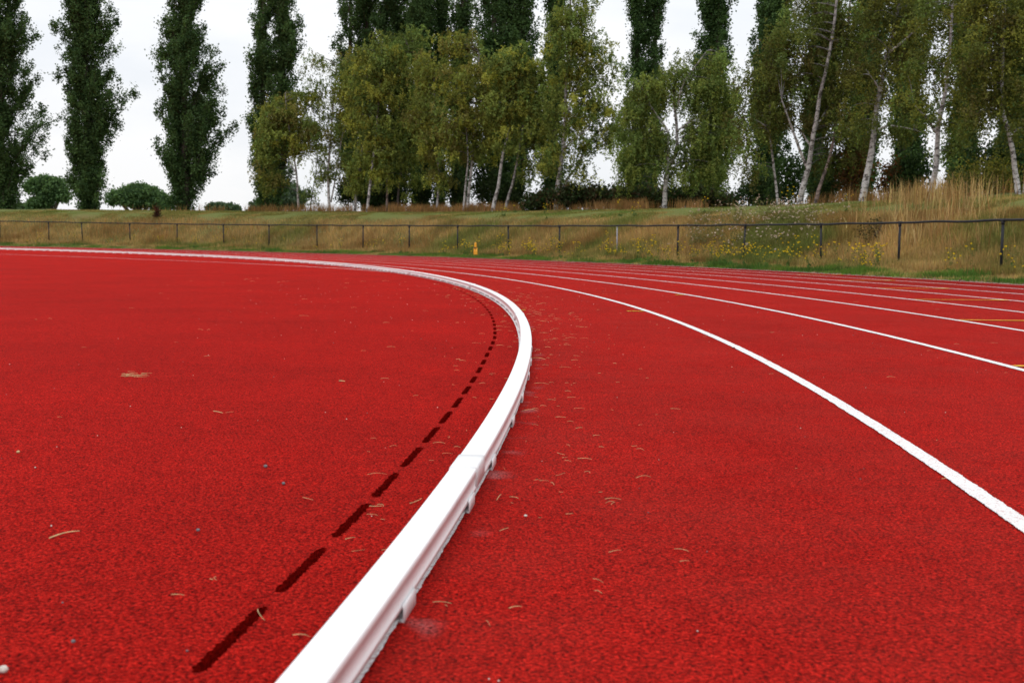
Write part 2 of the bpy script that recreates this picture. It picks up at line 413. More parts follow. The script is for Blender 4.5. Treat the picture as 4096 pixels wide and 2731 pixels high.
arc_line('lane_line', -.070, -.0045, thr(12, .006), M_strip, .0005)
def path_line(name, pts, width, mat, z=.0032, jit=.002, step=.02):
    P = np.asarray(pts, float); d = np.r_[0, np.cumsum(np.hypot(*np.diff(P, axis=0).T))]
    u = np.arange(0, d[-1], step); x, y = np.interp(u, d, P[:, 0]), np.interp(u, d, P[:, 1])
    tx, ty = np.gradient(x), np.gradient(y); l = np.hypot(tx, ty); nx, ny = -ty / l, tx / l
    wa, wb = width / 2 + rng.normal(0, jit, len(u)), width / 2 + rng.normal(0, jit, len(u))
    k = len(u); V = np.concatenate([np.stack([x - nx * wa, y - ny * wa, np.full(k, z)], -1), np.stack([x + nx * wb, y + ny * wb, np.full(k, z)], -1)])
    q = np.arange(k - 1); return mk(name, V, np.stack([q, q + 1, k + q + 1, k + q], -1), mat, track)
ip = np.array([(-1.95, 20.3), (-2.32, 21.08), (-3.28, 22.73), (-4.66, 24.6), (-6.6, 26.8), (-10.2, 29.95), (-15.45, 34.2), (-24, 40.6), (-36, 48.5)])
tu = np.linspace(0, len(ip) - 1, 200); ips = np.stack([np.interp(tu, range(len(ip)), ip[:, q]) for q in (0, 1)], -1)
for _ in range(60): ips[1:-1] = (ips[:-2] + ips[2:] + 2 * ips[1:-1]) / 4
path_line('lane_line', ips, .05, M_white, step=.1)
def radial(d0, d1, t_, wd, mat, tab=0):
    a = np.array(pol(d0, t_)); b = np.array(pol(d1, t_))
    path_line('painted_mark', [a, b], wd, mat, z=.0052, step=.012, jit=.0015)
    if tab: path_line('painted_mark', [np.array(pol(d1 - tab, t_)), b], wd * 2.3, mat, z=.0074, step=.012, jit=.0015)
for d0, d1, t_ in ((2.44, 3.60, -1.19), (3.66, 4.82, 3.12), (4.88, 6.03, 7.2), (6.1, 7.24, 10.92), (7.32, 8.47, 14.68), (8.54, 9.7, 18.42)):
    radial(d0 + .003, d1, t_, .055, M_yellow, .2)
radial(1.0, 1.165, 3.98, .03, M_lime); radial(.03, .125, 4.0, .03, M_lime); radial(2.25, 2.385, 7.98, .035, M_lime)

# ------------------------------------------------------------------ white kerb in jointed sections
half = [(-.004, .0205), (-.0008, .0205), (-.0008, .0285), (-.0020, .0296), (-.0020, .0560), (-.0002, .0565), (0, .0668), (-.0011, .0697), (-.0036, .0711)]
prof = half + [(-KW - d, z) for d, z in half[::-1]]
def sweep(mb, pr, t0, t1, nst, zoff=0):
    ths = np.linspace(t0, t1, nst); k = len(pr); pr = np.array(pr); V = []
    for t_ in ths:
        x, y = pol(pr[:, 0], t_); V.append(np.stack([x, y, pr[:, 1] + zoff], -1))
    q, j = np.meshgrid(np.arange(nst - 1), np.arange(k), indexing='ij'); j2 = (j + 1) % k
    n0 = mb.n
    mb.add(np.concatenate(V), np.stack([q * k + j, q * k + j2, (q + 1) * k + j2, (q + 1) * k + j], -1).reshape(-1, 4))
    mb.F.setdefault(k, []).append(np.array([[n0 + i for i in range(k)][::-1]])); mb.F[k].append(np.array([[n0 + (nst - 1) * k + i for i in range(k)]]))
PITCHK = 7.163
names_k = ['nearest white kerb section, running off the bottom edge up to the first joint sleeve',
           'second white kerb section, from the near joint sleeve past the sharp bend beside the drain slots',
           'third white kerb section, turning away left beyond the bend where the drain slots fade out',
           'fourth white kerb section, where the thin inner white line runs into the kerb foot',
           'fifth white kerb section, just left of where the thin inner line leaves the kerb',
           'sixth white kerb section in the distance, below the fence post at the big birch group',
           'seventh white kerb section in the distance, below the two-stemmed fourth poplar',
           'eighth white kerb section far left, below the third free-standing poplar',
           'ninth white kerb section far left, below the second free-standing poplar',
           'farthest white kerb section, leaving the left edge of the photo']
sl_prof = [(-.002, .029), (.0022, .029), (.0022, .0680), (.0006, .0718), (-.0032, .0738)]
sl_prof = sl_prof + [(-KW - d, z) for d, z in sl_prof[::-1]]
for k in range(10):
    t0 = -5.145 + PITCHK * (k - 1); t1 = t0 + PITCHK
    g = .0025
    kx, ky = pol(-KW / 2, (t0 + t1) / 2)
    e = thing('track_kerb', (kx, ky, 0), names_k[k], 'kerb', 'white kerb sections along the inside of lane one')
    mb = MB(); sweep(mb, prof, t0 + g, t1 - g, 120 if k < 3 else 60)
    mb.build('rail', M_kerb, e, origin=(kx, ky, 0))
    mb = MB(); sweep(mb, sl_prof, t1 - .098, t1 + .098, 5); mb.build('joint_sleeve', M_sleeve, e, origin=(kx, ky, 0))
    for q in range(9):
        tcn = t0 + (q + .5) * PITCHK / 9 + (0.06 if q % 2 else -.02)
        if q == 8: tcn = t1 - .22
        for side in (0, 1):
            pr = [(-.004, .0005), (.0036, .0005), (.0036, .0230), (.0030, .0255), (.0003, .0295), (.0002, .0245), (.0016, .0210), (.0016, .004), (-.004, .004)]
            if side: pr = [(-KW - d, z) for d, z in pr][::-1]
            mb = MB(); sweep(mb, pr, tcn - .060, tcn + .060, 4); mb.build('foot_clip', M_kerb, e, origin=(kx, ky, 0))

# ------------------------------------------------------------------ fence behind the track
post_x = [(-110, 507), (0, 508), (112, 511), (188, 512), (298, 513), (407, 514), (513, 516), (618, 517), (728, 518), (834, 518.5), (940, 518.5), (1051, 519), (1167, 519), (1285, 519),
          (1417, 518.5), (1557, 518), (1711, 517), (1885, 515.5), (2066, 512), (2302, 505), (2620, 494)]
FD = 12.2
fx = np.array([col_at(x, FD) for x, y in post_x]); fth = to_pol(fx[:, 0], fx[:, 1])[1]
def fence_z(t_): return np.interp(t_, [14, 22, 30, 45, 55, 64, 73, 80], [1.185, 1.155, 1.165, 1.2, 1.215, 1.25, 1.31, 1.35])
fo = fx[len(fx) // 2].copy(); fo[2] = 0
fence = thing('spectator_fence', fo, 'black single-rail tubular fence following the outer edge of the track', 'fence')
mb = MB(); tt = np.arange(fth.min() - 4, fth.max() + 4, .3); x_, y_ = pol(FD, tt)
sag = .012 * np.sin(tt * 3.1) * np.cos(tt * .7)
mb.tube(np.stack([x_, y_, fence_z(tt) + sag], -1), .026, 10); mb.build('rail', M_fence, fence, True, origin=fo)
for q, (t_, p_) in enumerate(zip(fth, fx)):
    z1 = float(fence_z(t_)); x, y = pol(FD, t_)
    grey = abs(post_x[q][0] - 1417) < 2
    mb = MB(); g0 = float(hz(FD, t_)) - .1
    lean = rng.normal(0, .012, 2)
    mb.tube([(x - lean[0], y - lean[1], g0), (x, y, z1 - .03)], .021 if grey else .028, 10)
    if not grey:
        a, b = pol(FD, t_ - .055), pol(FD, t_ + .055)
        mb.tube([(x, y, z1 - .085), (x, y, z1 - .018)], .035, 10)
        mb.tube([(*a, z1), (*b, z1)], .034, 10)
    o = mb.build('post', M_galv if grey else M_fence, fence, True, origin=fo)
    if grey: o['label'] = 'thin bare grey galvanised post'

# ------------------------------------------------------------------ grass
def blades(n, th_rng, dr_rng, hfun, wid, cfun, keep=None, lean=.35, near_bias=True):
    t_ = rng.uniform(*th_rng, n); d = rng.uniform(*dr_rng, n)
    x, y = pol(d, t_)
    k = np.ones(n, bool) if keep is None else keep(t_, d, x, y) > rng.random(n)
    t_, d, x, y = t_[k], d[k], x[k], y[k]; n = len(t_)
    z = hz(d, t_) - .02
    h = hfun(t_, d, x, y) * rng.uniform(.55, 1.2, n)
    wv = wid * rng.uniform(.6, 1.4, n) * (1 + y / 90)
    az = rng.uniform(0, 2 * np.pi, n); ln = np.abs(rng.normal(0, lean, n)) * h
    ux, uy = np.cos(az), np.sin(az); wa = rng.uniform(0, np.pi, n); wx, wy = np.cos(wa) * wv / 2, np.sin(wa) * wv / 2
    base = np.stack([x, y, z], -1); W = np.stack([wx, wy, 0 * wx], -1)
    mid = base + np.stack([ux * ln * .35, uy * ln * .35, h * .6], -1); tip = base + np.stack([ux * ln, uy * ln, h * np.clip(1 - .3 * (ln / h) ** 2, .4, 1)], -1)
    V = np.stack([base - W, base + W, mid - W * .7, mid + W * .7, tip], 1).reshape(-1, 3)
    o = np.arange(n)[:, None] * 5
    Q = o + np.array([[0, 1, 3, 2]]); T = o + np.array([[2, 3, 4]])
    c = cfun(t_, d, x, y); c = c * (rng.uniform(.62, 1.3, (n, 1)) * (.72 + .5 * vnoise(x, y, .45, 77))[:, None]) * rng.normal(1, .06, (n, 3)); c = np.clip(c, .004, .9)
    return V, [Q, T], np.repeat(c, 5, 0)
def lerp(a, b, t): return np.asarray(a) * (1 - t)[:, None] + np.asarray(b) * t[:, None]
TAN, BROWN, OLIVE, GREEN, VERGE = (.43, .285, .115), (.28, .155, .058), (.225, .205, .062), (.145, .175, .045), (.105, .19, .032)

def px_col(x, y):                                                # picture column of a ground point (for laying out patches of bank)
    return (2048 + F_PX * x / (y * CPI + .05)) / S
def bank_col(t_, d, x, y):
    n1 = vnoise(x, y, 2.6, 11) * .6 + vnoise(x, y, .9, 12) * .4
    u = px_col(x, y)
    dry = n1 + .10 * np.exp(-((u - 900) / 480) ** 2) + .07 - .07 * sstep(1250, 1500, u) * sstep(2000, 1700, u) - .22 * sstep(2060, 2200, u) * sstep(15.2, 14.4, d)
    dry = dry + .24 * np.exp(-((u - 2080) / 130) ** 2) - .28 * sstep(15.6, 17.2, d) - .12 * sstep(12.8, 11.6, d)
    c = lerp(OLIVE, TAN, sstep(.36, .66, dry + rng.normal(0, .09, len(x))))
    c = lerp(c, BROWN, sstep(.55, .75, vnoise(x, y, 1.3, 15)) * .7)
    return lerp(c, GREEN, sstep(.42, .24, dry) * .8)
def bank_h(t_, d, x, y):
    return (.20 + .22 * vnoise(x, y, 1.7, 13)) * (1 - .8 * sstep(14.2, 15.6, d)) * (.75 + .25 * sstep(11.5, 13, d))
V, Fq, c = blades(330000, (10, 76), (11.4, 16.4), bank_h, .011, bank_col, keep=lambda t_, d, x, y: (.35 + .65 * sstep(60, 22, y)) * (1 - .9 * sstep(15.3, 16.2, d + .8 * (vnoise(x, y, 1.8, 8) - .5))))
tag(mk('bank_grass', V, Fq, M_grass, col=c), 'long dry tan and green meadow grass covering the bank', 'grass', kind='stuff')
V, Fq, c = blades(170000, (10, 76), (15.2, 21), lambda t_, d, x, y: .06 + .03 * vnoise(x, y, 1, 9), .012,
                  lambda t_, d, x, y: lerp(lerp((.14, .19, .045), OLIVE, sstep(.2, .8, vnoise(x, y, 1.5, 19) + .35 * sstep(1250, 900, px_col(x, y)))), TAN, sstep(.55, .85, vnoise(x, y, .8, 20)) * .7))
tag(mk('mown_grass', V, Fq, M_grass, col=c), 'short mown green grass on top of the bank', 'grass', kind='stuff')
V, Fq, c = blades(110000, (10, 76), (9.86, 11.6), lambda t_, d, x, y: (.03 + .17 * vnoise(x, y, .7, 21) ** 1.5) * sstep(9.8, 10.25, d) + .02, .010,
                  lambda t_, d, x, y: lerp(lerp(VERGE, (.07, .14, .03), sstep(.4, .7, vnoise(x, y, .5, 23))), TAN, sstep(.58, .98, vnoise(x, y, .7, 22) + .38 * sstep(10.4, 11.5, d) + rng.normal(0, .1, len(x)))),
                  keep=lambda t_, d, x, y: (.35 + .65 * sstep(60, 22, y)) * np.clip(.35 + sstep(9.9, 10.3, d), 0, 1))
tag(mk('verge_grass', V, Fq, M_grass, col=c), 'bright green grass verge along the outer edge of the track', 'grass', kind='stuff')
# tall dry stands
def tall_keep(t_, d, x, y):
    u = px_col(x, y); return np.exp(-((u - 2130) / 115) ** 2) * sstep(.25, .6, vnoise(x, y, .7, 31) + .2)
V1, F1, c1 = blades(9500, (10, 26), (13.2, 18.2), lambda t_, d, x, y: .55 + .35 * vnoise(x, y, .9, 32), .010, lambda t_, d, x, y: lerp(lerp(TAN, (.52, .38, .18), vnoise(x, y, .6, 33)), BROWN, sstep(.5, .8, vnoise(x, y, .5, 34) + rng.normal(0, .12, len(x)))), tall_keep, .28)
tag(mk('tall_dry_grass', V1, F1, M_grass, col=c1), 'tall straw-coloured grass stand on the bank beside the last fence posts', 'grass', kind='stuff')
def fringe_keep(t_, d, x, y):
    u = px_col(x, y); return np.clip(np.exp(-((u - 1000) / 330) ** 2) + .9 * np.exp(-((u - 2020) / 130) ** 2) + .6 * np.exp(-((u - 2250) / 60) ** 2) + .5 * np.exp(-((u - 1450) / 200) ** 2), 0, 1) * sstep(.35, .65, vnoise(x, y, 1.0, 35))
def fringe_h(t_, d, x, y):
    u = px_col(x, y); return .28 + .35 * vnoise(x, y, .8, 36) + .28 * np.exp(-((u - 2240) / 70) ** 2)
V2, F2, c2 = blades(60000, (10, 72), (19.4, 21.2), fringe_h, .010, lambda t_, d, x, y: lerp((.33, .19, .085), BROWN, vnoise(x, y, .9, 37)), fringe_keep, .25)
tag(mk('fringe_grass', V2, F2, M_grass, col=c2), 'rust-brown uncut grass fringe around the feet of the birches', 'grass', kind='stuff')

# ------------------------------------------------------------------ trees
POP_D, POP_L = (.034, .069, .025), (.096, .165, .057)
def finish_leaves(name, P, size, c, parent, origin, aspect=.7, down=0.0):
    V, Fq = leaf_quads(np.asarray(P) - np.asarray(origin), size, aspect, down)
    return mk(name, V, Fq, M_leaf, parent, np.repeat(np.clip(c, .004, .9), 4, 0))

def poplar(x, dr, env, label, H=24.0, leaders=((0, 1.0),), dens=1.0, lean=0.0, ragged=1.0):
    """env: (picture row, left, right) offsets in picture columns from the trunk"""
    b = col_at(x, dr); Y = b[1]; k = S / F_PX * Y
    e = thing('poplar_tree', b, label, 'tree', 'Lombardy poplars along the top of the bank')
    env = np.array(env, float)
    hh = np.array([at_depth(x, r_, Y)[2] - b[2] for r_ in env[:, 0]]); o = np.argsort(hh)
    hh, lw, rw = hh[o], env[o, 1] * k, env[o, 2] * k
    top = hh[-1]
    hh = np.r_[hh, [H * .8, H]]; lw = np.r_[lw, [lw[-1] * .7, .15]]; rw = np.r_[rw, [rw[-1] * .7, .15]]
    mb = MB(); pts, tints = [], []
    for off, frac in leaders:
        ox = off * k
        zt = np.linspace(-.2, H * .97, 26); wob = np.cumsum(rng.normal(0, .03, (26, 2)), 0)
        tx = b[0] + ox * np.minimum(1, zt / 3 + .3) + wob[:, 0] + lean * zt; ty = b[1] + wob[:, 1]
        mb.tube(np.stack([tx, ty, b[2] + zt], -1), np.interp(zt, [-.2, .6, H], [.34, .24, .03]) * (1 if len(leaders) == 1 else .75), 7)
        nb = int(178 * dens * frac); ph = rng.uniform(0, 6.28, 4)
        for q in range(nb):
            vis = rng.random() < .78
            h0 = rng.uniform(-1.3, top * 1.0) if vis else rng.uniform(top, H * .96)
            L = rng.uniform(1.2, 3.2); h1 = h0 + L * .85
            az = rng.uniform(0, 2 * np.pi); ca, sa = math.cos(az), math.sin(az)
            wl, wr = np.interp(h1, hh, lw), np.interp(h1, hh, rw)
            lobe = 1 + ragged * .12 * math.sin(h1 * 1.9 + ph[0 if ca > 0 else 1]) + ragged * .13 * math.sin(h1 * 4.3 + ph[2 if ca > 0 else 3])
            wmax = (wr if ca > 0 else wl) * lobe; wside = (wl + wr) / 2 * lobe
            f = (rng.random() ** .5) * rng.uniform(.76, 1.09)
            dx, dy = ca * wmax * f * frac ** .5, sa * wside * f * .9
            s = np.linspace(0, 1, 9)
            xs = np.interp(max(h0, 0), zt, tx) + dx * s ** .75; ys = np.interp(h0, zt, ty) + dy * s ** .75
            zs = b[2] + h0 + L * (s ** 1.25) * .85
            B = np.stack([xs, ys, zs], -1)
            if vis: mb.tube(B, np.linspace(.028, .006, 9), 4, cap=False)
            ncl = rng.integers(8, 13)
            for cl in range(ncl):
                u = rng.uniform(.2, 1.03); cpt = np.array([np.interp(u, s, B[:, a]) for a in range(3)]) + rng.normal(0, .10, 3)
                nl = int(rng.integers(30, 60) * (1 if vis else .5)); rad = rng.uniform(.10, .21)
                pp = cpt + rng.normal(0, 1, (nl, 3)) * rad * np.array([.8, .8, 1.25]); pts.append(pp)
                lt = np.clip(rng.normal(.45, .3), 0, 1.2)
                tints.append(np.broadcast_to(np.array(POP_D) * (1 - lt) + np.array(POP_L) * lt, (nl, 3)) * rng.uniform(.7, 1.35, (nl, 1)))
    mb.build('trunk', M_poplar_bark, e, True, origin=b)
    P = np.concatenate(pts); ok = P[:, 2] > b[2] + .05; P = P[ok]; T = np.concatenate(tints)[ok]
    finish_leaves('crown', P, rng.uniform(.09, .16, len(P)), T, e, b, .8)
    return e

z4 = .4027
def conv(L, tx): return [(y * z4, (tx - l) * z4, (r_ - tx) * z4) for y, l, r_ in L]
E1 = conv([(0, -170, 200), (100, -180, 255), (200, -180, 245), (300, -180, 205), (400, -180, 230), (500, -190, 265), (600, -190, 320), (700, -200, 345), (800, -200, 335), (870, -170, 240), (950, -120, 150), (1050, -100, 125), (1130, -80, 140), (1190, -40, 90)], 20)
E2 = conv([(0, 340, 665), (50, 310, 680), (100, 340, 690), (200, 315, 715), (300, 330, 690), (350, 275, 715), (420, 300, 745), (500, 330, 790), (570, 355, 825), (640, 370, 720), (700, 375, 690), (800, 385, 640), (900, 400, 660), (1000, 380, 650), (1100, 395, 620), (1190, 440, 575)], 500)
E3 = conv([(0, 885, 1240), (150, 895, 1240), (250, 880, 1290), (400, 885, 1340), (570, 905, 1372), (700, 900, 1350), (800, 892, 1375), (900, 930, 1370), (930, 932, 1270), (960, 932, 1190), (1050, 930, 1190), (1100, 920, 1205), (1160, 935, 1190), (1195, 965, 1150)], 1060)
E4 = [(0, 42, 60), (60, 52, 62), (130, 45, 72), (160, 48, 75), (250, 48, 70), (330, 46, 60), (400, 45, 50), (450, 44, 45), (482, 25, 25)]
poplar(8, 22, E1, 'poplar cut by the left edge of the photo, dark green with ragged right side', dens=1.4, ragged=.4)
poplar(201, 22, E2, 'second free-standing poplar from the left, one spray jutting out to the right', dens=1.4, ragged=.4)
poplar(427, 22, E3, 'third free-standing poplar from the left, broad lower right side over a round bush', dens=1.4, ragged=.4)
poplar(623, 24, E4, 'poplar with a vertical gap between two stems, just left of the birches', leaders=((-19, .62), (27, .62)), dens=1.0)
def band(l, r_, bot=470): return [(-20, l, r_), (60, l * 1.05, r_ * 1.05), (150, l * 1.05, r_), (300, l * .95, r_ * .95), (400, l * .85, r_ * .85), (bot, l * .5, r_ * .5)]
poplar(868, 27, band(84, 70), 'wide poplar whose top stands above the left group of birches', leaders=((-68, .3), (-20, .7), (35, .7)), dens=1.0)
poplar(968, 27, band(38, 30), 'poplar right of the wide one, narrow top showing above the birches')
poplar(1008, 28, band(16, 20), 'thin see-through poplar with bare stem above the birches', dens=.5)
poplar(1055, 28, band(28, 26), 'narrow poplar in the middle of the row above the birch tops', dens=.8)
poplar(1160, 27, band(70, 58), 'full double poplar left of the tall yellowing birch', leaders=((-35, .6), (22, .8)), dens=1.0)
poplar(1268, 30, band(28, 26), 'poplar mostly hidden behind the tall yellowing birch', dens=.75)
poplar(1474, 36, [(-20, 42, 40), (60, 44, 42), (130, 50, 45), (180, 46, 46), (300, 46, 46), (400, 56, 50), (440, 62, 50), (480, 50, 40)], 'split-topped poplar standing behind the left half of the weeping birch', leaders=((-21, .62), (22, .55)), dens=.8)
poplar(1628, 36, [(-20, 50, 46), (60, 54, 52), (130, 60, 62), (200, 60, 62), (300, 58, 62), (400, 56, 60), (480, 40, 46)], 'solid dark poplar behind the right half of the weeping birch', dens=.9)
poplar(1762, 34, [(-20, 34, 40), (60, 44, 44), (130, 48, 48), (240, 56, 50), (330, 58, 52), (400, 60, 55), (480, 44, 44)], 'poplar right of the bright sky gap, behind the thin white birch', dens=1.0)
poplar(1872, 33, band(42, 42), 'poplar hidden behind the forked white-trunked birch', dens=.75)
poplar(1975, 33, band(44, 44), 'poplar behind the thick leaning birch, glimpsed through its leaves', dens=.75)
poplar(2078, 32, band(46, 44), 'poplar in the gap between the thick leaning birch and the straight birch', dens=.8)
poplar(2205, 32, band(48, 46), 'poplar behind and right of the straight birch by the tall grass', dens=.8)
poplar(2318, 32, band(50, 50), 'dark poplar behind the bent birch at the right edge', dens=.9)

OL, YE, GR, BR, OR = (.168, .204, .051), (.245, .255, .052), (.125, .178, .050), (.160, .152, .045), (.34, .15, .016)
WHITE, GREY, PINK, DARK = (.48, .455, .44), (.32, .295, .28), (.34, .25, .22), (.10, .08, .07)
def birch(label, dr, stems, blobs, tone, dens=1.0, leaf=(.055, .10), hang=1.0, bcol=WHITE, weep=1.0):
    """stems: (radius, [(column,row)...]); blobs: (column, row, half width, half height, density) seen at the tree's own distance"""
    b = col_at(stems[0][1][0][0], dr); Y = b[1]; k = S / F_PX * Y
    e = thing('birch_tree', b, label, 'tree', 'birches in front of the poplars')
    mb = MB(); stem_pts = []
    for si, (r_, pl) in enumerate(stems):
        P = np.array([at_depth(x, y, Y) for x, y in pl])
        if si == 0 or abs(pl[0][0] - stems[0][1][0][0]) < 14 and abs(pl[0][1] - stems[0][1][0][1]) < 8:
            P[0, 2] = b[2] - .15
        u = np.linspace(0, len(P) - 1, len(P) * 5); Q = np.stack([np.interp(u, range(len(P)), P[:, a]) for a in range(3)], -1)
        for _ in range(3): Q[1:-1] = (Q[:-2] + Q[2:] + 2 * Q[1:-1]) / 4
        Q[:, 1] += np.linspace(0, rng.normal(0, .35) * (si > 0) + rng.normal(0, .2), len(Q)) + np.cumsum(rng.normal(0, .012, len(Q)))
        rr = np.linspace(r_, r_ * .35, len(Q))
        if si == 0: rr[:2] *= np.array([1.35, 1.12])
        f = np.linspace(0, 1, len(Q))
        cc = np.repeat(np.asarray(bcol)[None] * (1 - f[:, None] * .45), 8, 0)
        mb.tube(Q, rr, 8, cc); stem_pts.append(Q)
    SP = np.concatenate(stem_pts)
    pts, tin = [], []
    tones = np.array(tone, float)
    for (bx, by, rx, ry, dn) in blobs:
        c0 = at_depth(bx, by, Y); ax, az = rx * k, ry * k; ay = min(ax, 1.7); c0[1] += (.12 if b[0] < 6 else .4) * ay
        ncl = max(6, int(24 * dn * dens * (ax * az) ** .75 / .9))
        for q in range(ncl):
            d = norm(rng.normal(size=3)); rr = rng.random() ** .42
            cc = c0 + d * rr * np.array([ax, ay, az]) * np.array([1, 1, .94])
            # twig from the nearest lower stem point
            below = SP[SP[:, 2] < cc[2] + .1]; src = below if len(below) else SP
            s0 = src[np.argmin(((src - cc) ** 2).sum(1) + 0)]
            if q % 3 == 0:
                s_ = np.linspace(0, 1, 6)[:, None]; mid = s0 + (cc - s0) * s_; mid[:, 2] += .25 * np.sin(s_[:, 0] * np.pi) * np.linalg.norm(cc - s0) * .5
                mb.tube(mid, np.linspace(.02, .005, 6), 4, np.asarray(bcol) * .35, cap=False)
            tone_c = tones[rng.integers(len(tones))] * rng.uniform(.7, 1.55); sg = rng.uniform(.16, .30)
            ns = rng.integers(11, 21)
            for s in range(ns):
                st = cc + rng.normal(0, 1, 3) * np.array([sg, sg, sg * .6])
                L = rng.uniform(.12, .5) * hang; nl = int(8 + L * 18)
                u = np.sort(rng.random(nl)); sway = rng.normal(0, .12, 2) + d[:2] * .12
                pp = st + np.stack([sway[0] * np.sqrt(u), sway[1] * np.sqrt(u), .10 * np.sin(u * 3) - L * u * weep], -1) + rng.normal(0, .035, (nl, 3))
                pts.append(pp); tin.append(np.broadcast_to(tone_c, (nl, 3)) * rng.uniform(.65, 1.4, (nl, 1)))
    mb.build('trunk', M_birch_bark, e, True, tint=True, origin=b)
    P = np.concatenate(pts); T = np.concatenate(tin); ok = P[:, 2] > b[2] + .25
    P, T = P[ok], T[ok]
    sel = rng.random(len(T)) < .015
    T = np.where(sel[:, None], np.array(YE) * 1.3, T)
    finish_leaves('crown', P, rng.uniform(*leaf, len(P)), T, e, b, .75, .4)
    return e

birch('leftmost birch, with orange-tinted leaves hanging in front of the two-stemmed poplar', 20.3, [(.07, [(686, 481), (684, 440), (681, 400), (672, 340), (660, 270), (655, 215)]), (.03, [(681, 400), (640, 330), (615, 280)])],
      [(650, 300, 62, 70, 1.1), (620, 350, 36, 80, .8), (690, 260, 44, 60, .9), (640, 245, 42, 35, .9), (628, 410, 24, 40, .5), (700, 340, 30, 60, .6), (720, 230, 22, 40, .5)], [OL, OL, YE, GR, BR], leaf=(.07, .12))
birch('thin dark sapling leaning right between the leftmost birch and the forked white trunk', 20.6, [(.035, [(711, 481), (716, 455), (727, 394), (733, 330)])],
      [(730, 380, 20, 50, .6), (715, 450, 14, 20, .35)], [GR, OL], dens=.8, bcol=DARK)
birch('sparse see-through birch with white trunk forked just above the ground', 20.4, [(.085, [(757, 478), (754, 430), (753, 394), (758, 320), (763, 248), (772, 150)]), (.05, [(760, 465), (768, 420), (782, 330), (795, 260), (808, 180)])],
      [(745, 170, 36, 60, .42), (770, 250, 45, 80, .5), (740, 310, 40, 60, .6), (790, 200, 22, 80, .55), (735, 395, 30, 30, .4), (790, 380, 25, 50, .5)], [OL, GR, BR], leaf=(.06, .105))
birch('birch with dull grey-brown trunk leaning right, left of the brightest straight trunk', 20.5, [(.085, [(815, 478), (819, 440), (827, 397), (835, 320), (841, 248), (846, 150)])],
      [(830, 190, 34, 80, .9), (822, 290, 36, 90, .9), (842, 380, 30, 60, .7), (815, 405, 24, 45, .6)], [OL, GR, OL, YE], bcol=GREY, leaf=(.07, .115))
birch('tall full birch with bright white trunk in the middle of the left group', 19.6, [(.08, [(843, 480), (848, 440), (854, 389), (863, 306), (868, 240), (873, 169), (876, 100)])],
      [(866, 130, 44, 60, 1.1), (862, 230, 60, 80, 1.1), (890, 320, 50, 80, .9), (850, 350, 36, 60, .7), (905, 170, 32, 70, .9), (880, 410, 30, 40, .5)], [OL, YE, OL, GR], leaf=(.07, .115))
birch('birch with slim pinkish trunk, its crown a rounded grey-green top', 20.8, [(.065, [(888, 478), (890, 430), (892, 380), (903, 306), (918, 250), (929, 195), (940, 110)])],
      [(940, 100, 36, 48, 1.1), (935, 190, 34, 60, .9), (918, 290, 40, 70, .9), (915, 370, 28, 50, .6)], [GR, GR, OL], bcol=PINK, leaf=(.07, .115))
birch('dark-trunked birch with a drooping branch beside a patch of sky', 21.2, [(.07, [(912, 478), (915, 440), (919, 400), (935, 300), (945, 220)]), (.03, [(919, 400), (945, 372), (968, 390)])],
      [(945, 300, 30, 80, .6), (955, 400, 22, 30, .35), (930, 400, 18, 60, .5)], [GR, OL], bcol=DARK, leaf=(.07, .11))
birch('birch with yellow-brown crown and thin straight white trunk', 20.2, [(.065, [(1002, 480), (1006, 450), (1007, 419), (1005, 358), (1000, 280), (996, 180)])],
      [(985, 160, 40, 50, 1.0), (975, 250, 40, 70, 1.0), (1000, 320, 40, 60, .9), (985, 380, 30, 40, .55), (1020, 410, 16, 40, .35)], [YE, BR, OL, OL], leaf=(.07, .115))
birch('birch with two close parallel white stems under a broad olive crown', 19.8, [(.085, [(1072, 480), (1079, 420), (1085, 370), (1088, 290), (1097, 210), (1100, 120)]), (.06, [(1064, 476), (1070, 420), (1076, 370), (1072, 300)])],
      [(1060, 110, 45, 50, 1.0), (1065, 190, 62, 60, 1.1), (1040, 270, 50, 60, 1.0), (1100, 260, 48, 70, 1.0), (1065, 340, 46, 50, .75), (1110, 340, 30, 50, .6), (1125, 190, 36, 60, .9)], [OL, YE, OL, BR, GR], leaf=(.07, .115))
birch('birch with stout white trunk leaning right, left of the two leaning pair', 19.6, [(.10, [(1130, 482), (1137, 455), (1144, 435), (1152, 370), (1160, 335), (1167, 309), (1180, 220)])],
      [(1160, 160, 50, 55, 1.1), (1185, 230, 56, 60, 1.1), (1150, 250, 40, 60, .9), (1195, 140, 40, 50, 1.0), (1170, 310, 50, 40, .6)], [OL, YE, OL, GR], leaf=(.07, .115))
birch('birch with grey trunk leaning right, its leaf curtain hanging beside the sky gap', 20.0, [(.08, [(1158, 482), (1168, 450), (1177, 425), (1186, 380), (1198, 310), (1212, 230)])],
      [(1225, 190, 36, 60, 1.0), (1240, 270, 30, 70, .9), (1215, 300, 36, 50, .8), (1252, 360, 18, 60, .6), (1222, 240, 40, 40, .9), (1205, 390, 18, 30, .4)], [GR, OL, OL], bcol=GREY, hang=1.3, leaf=(.07, .115))
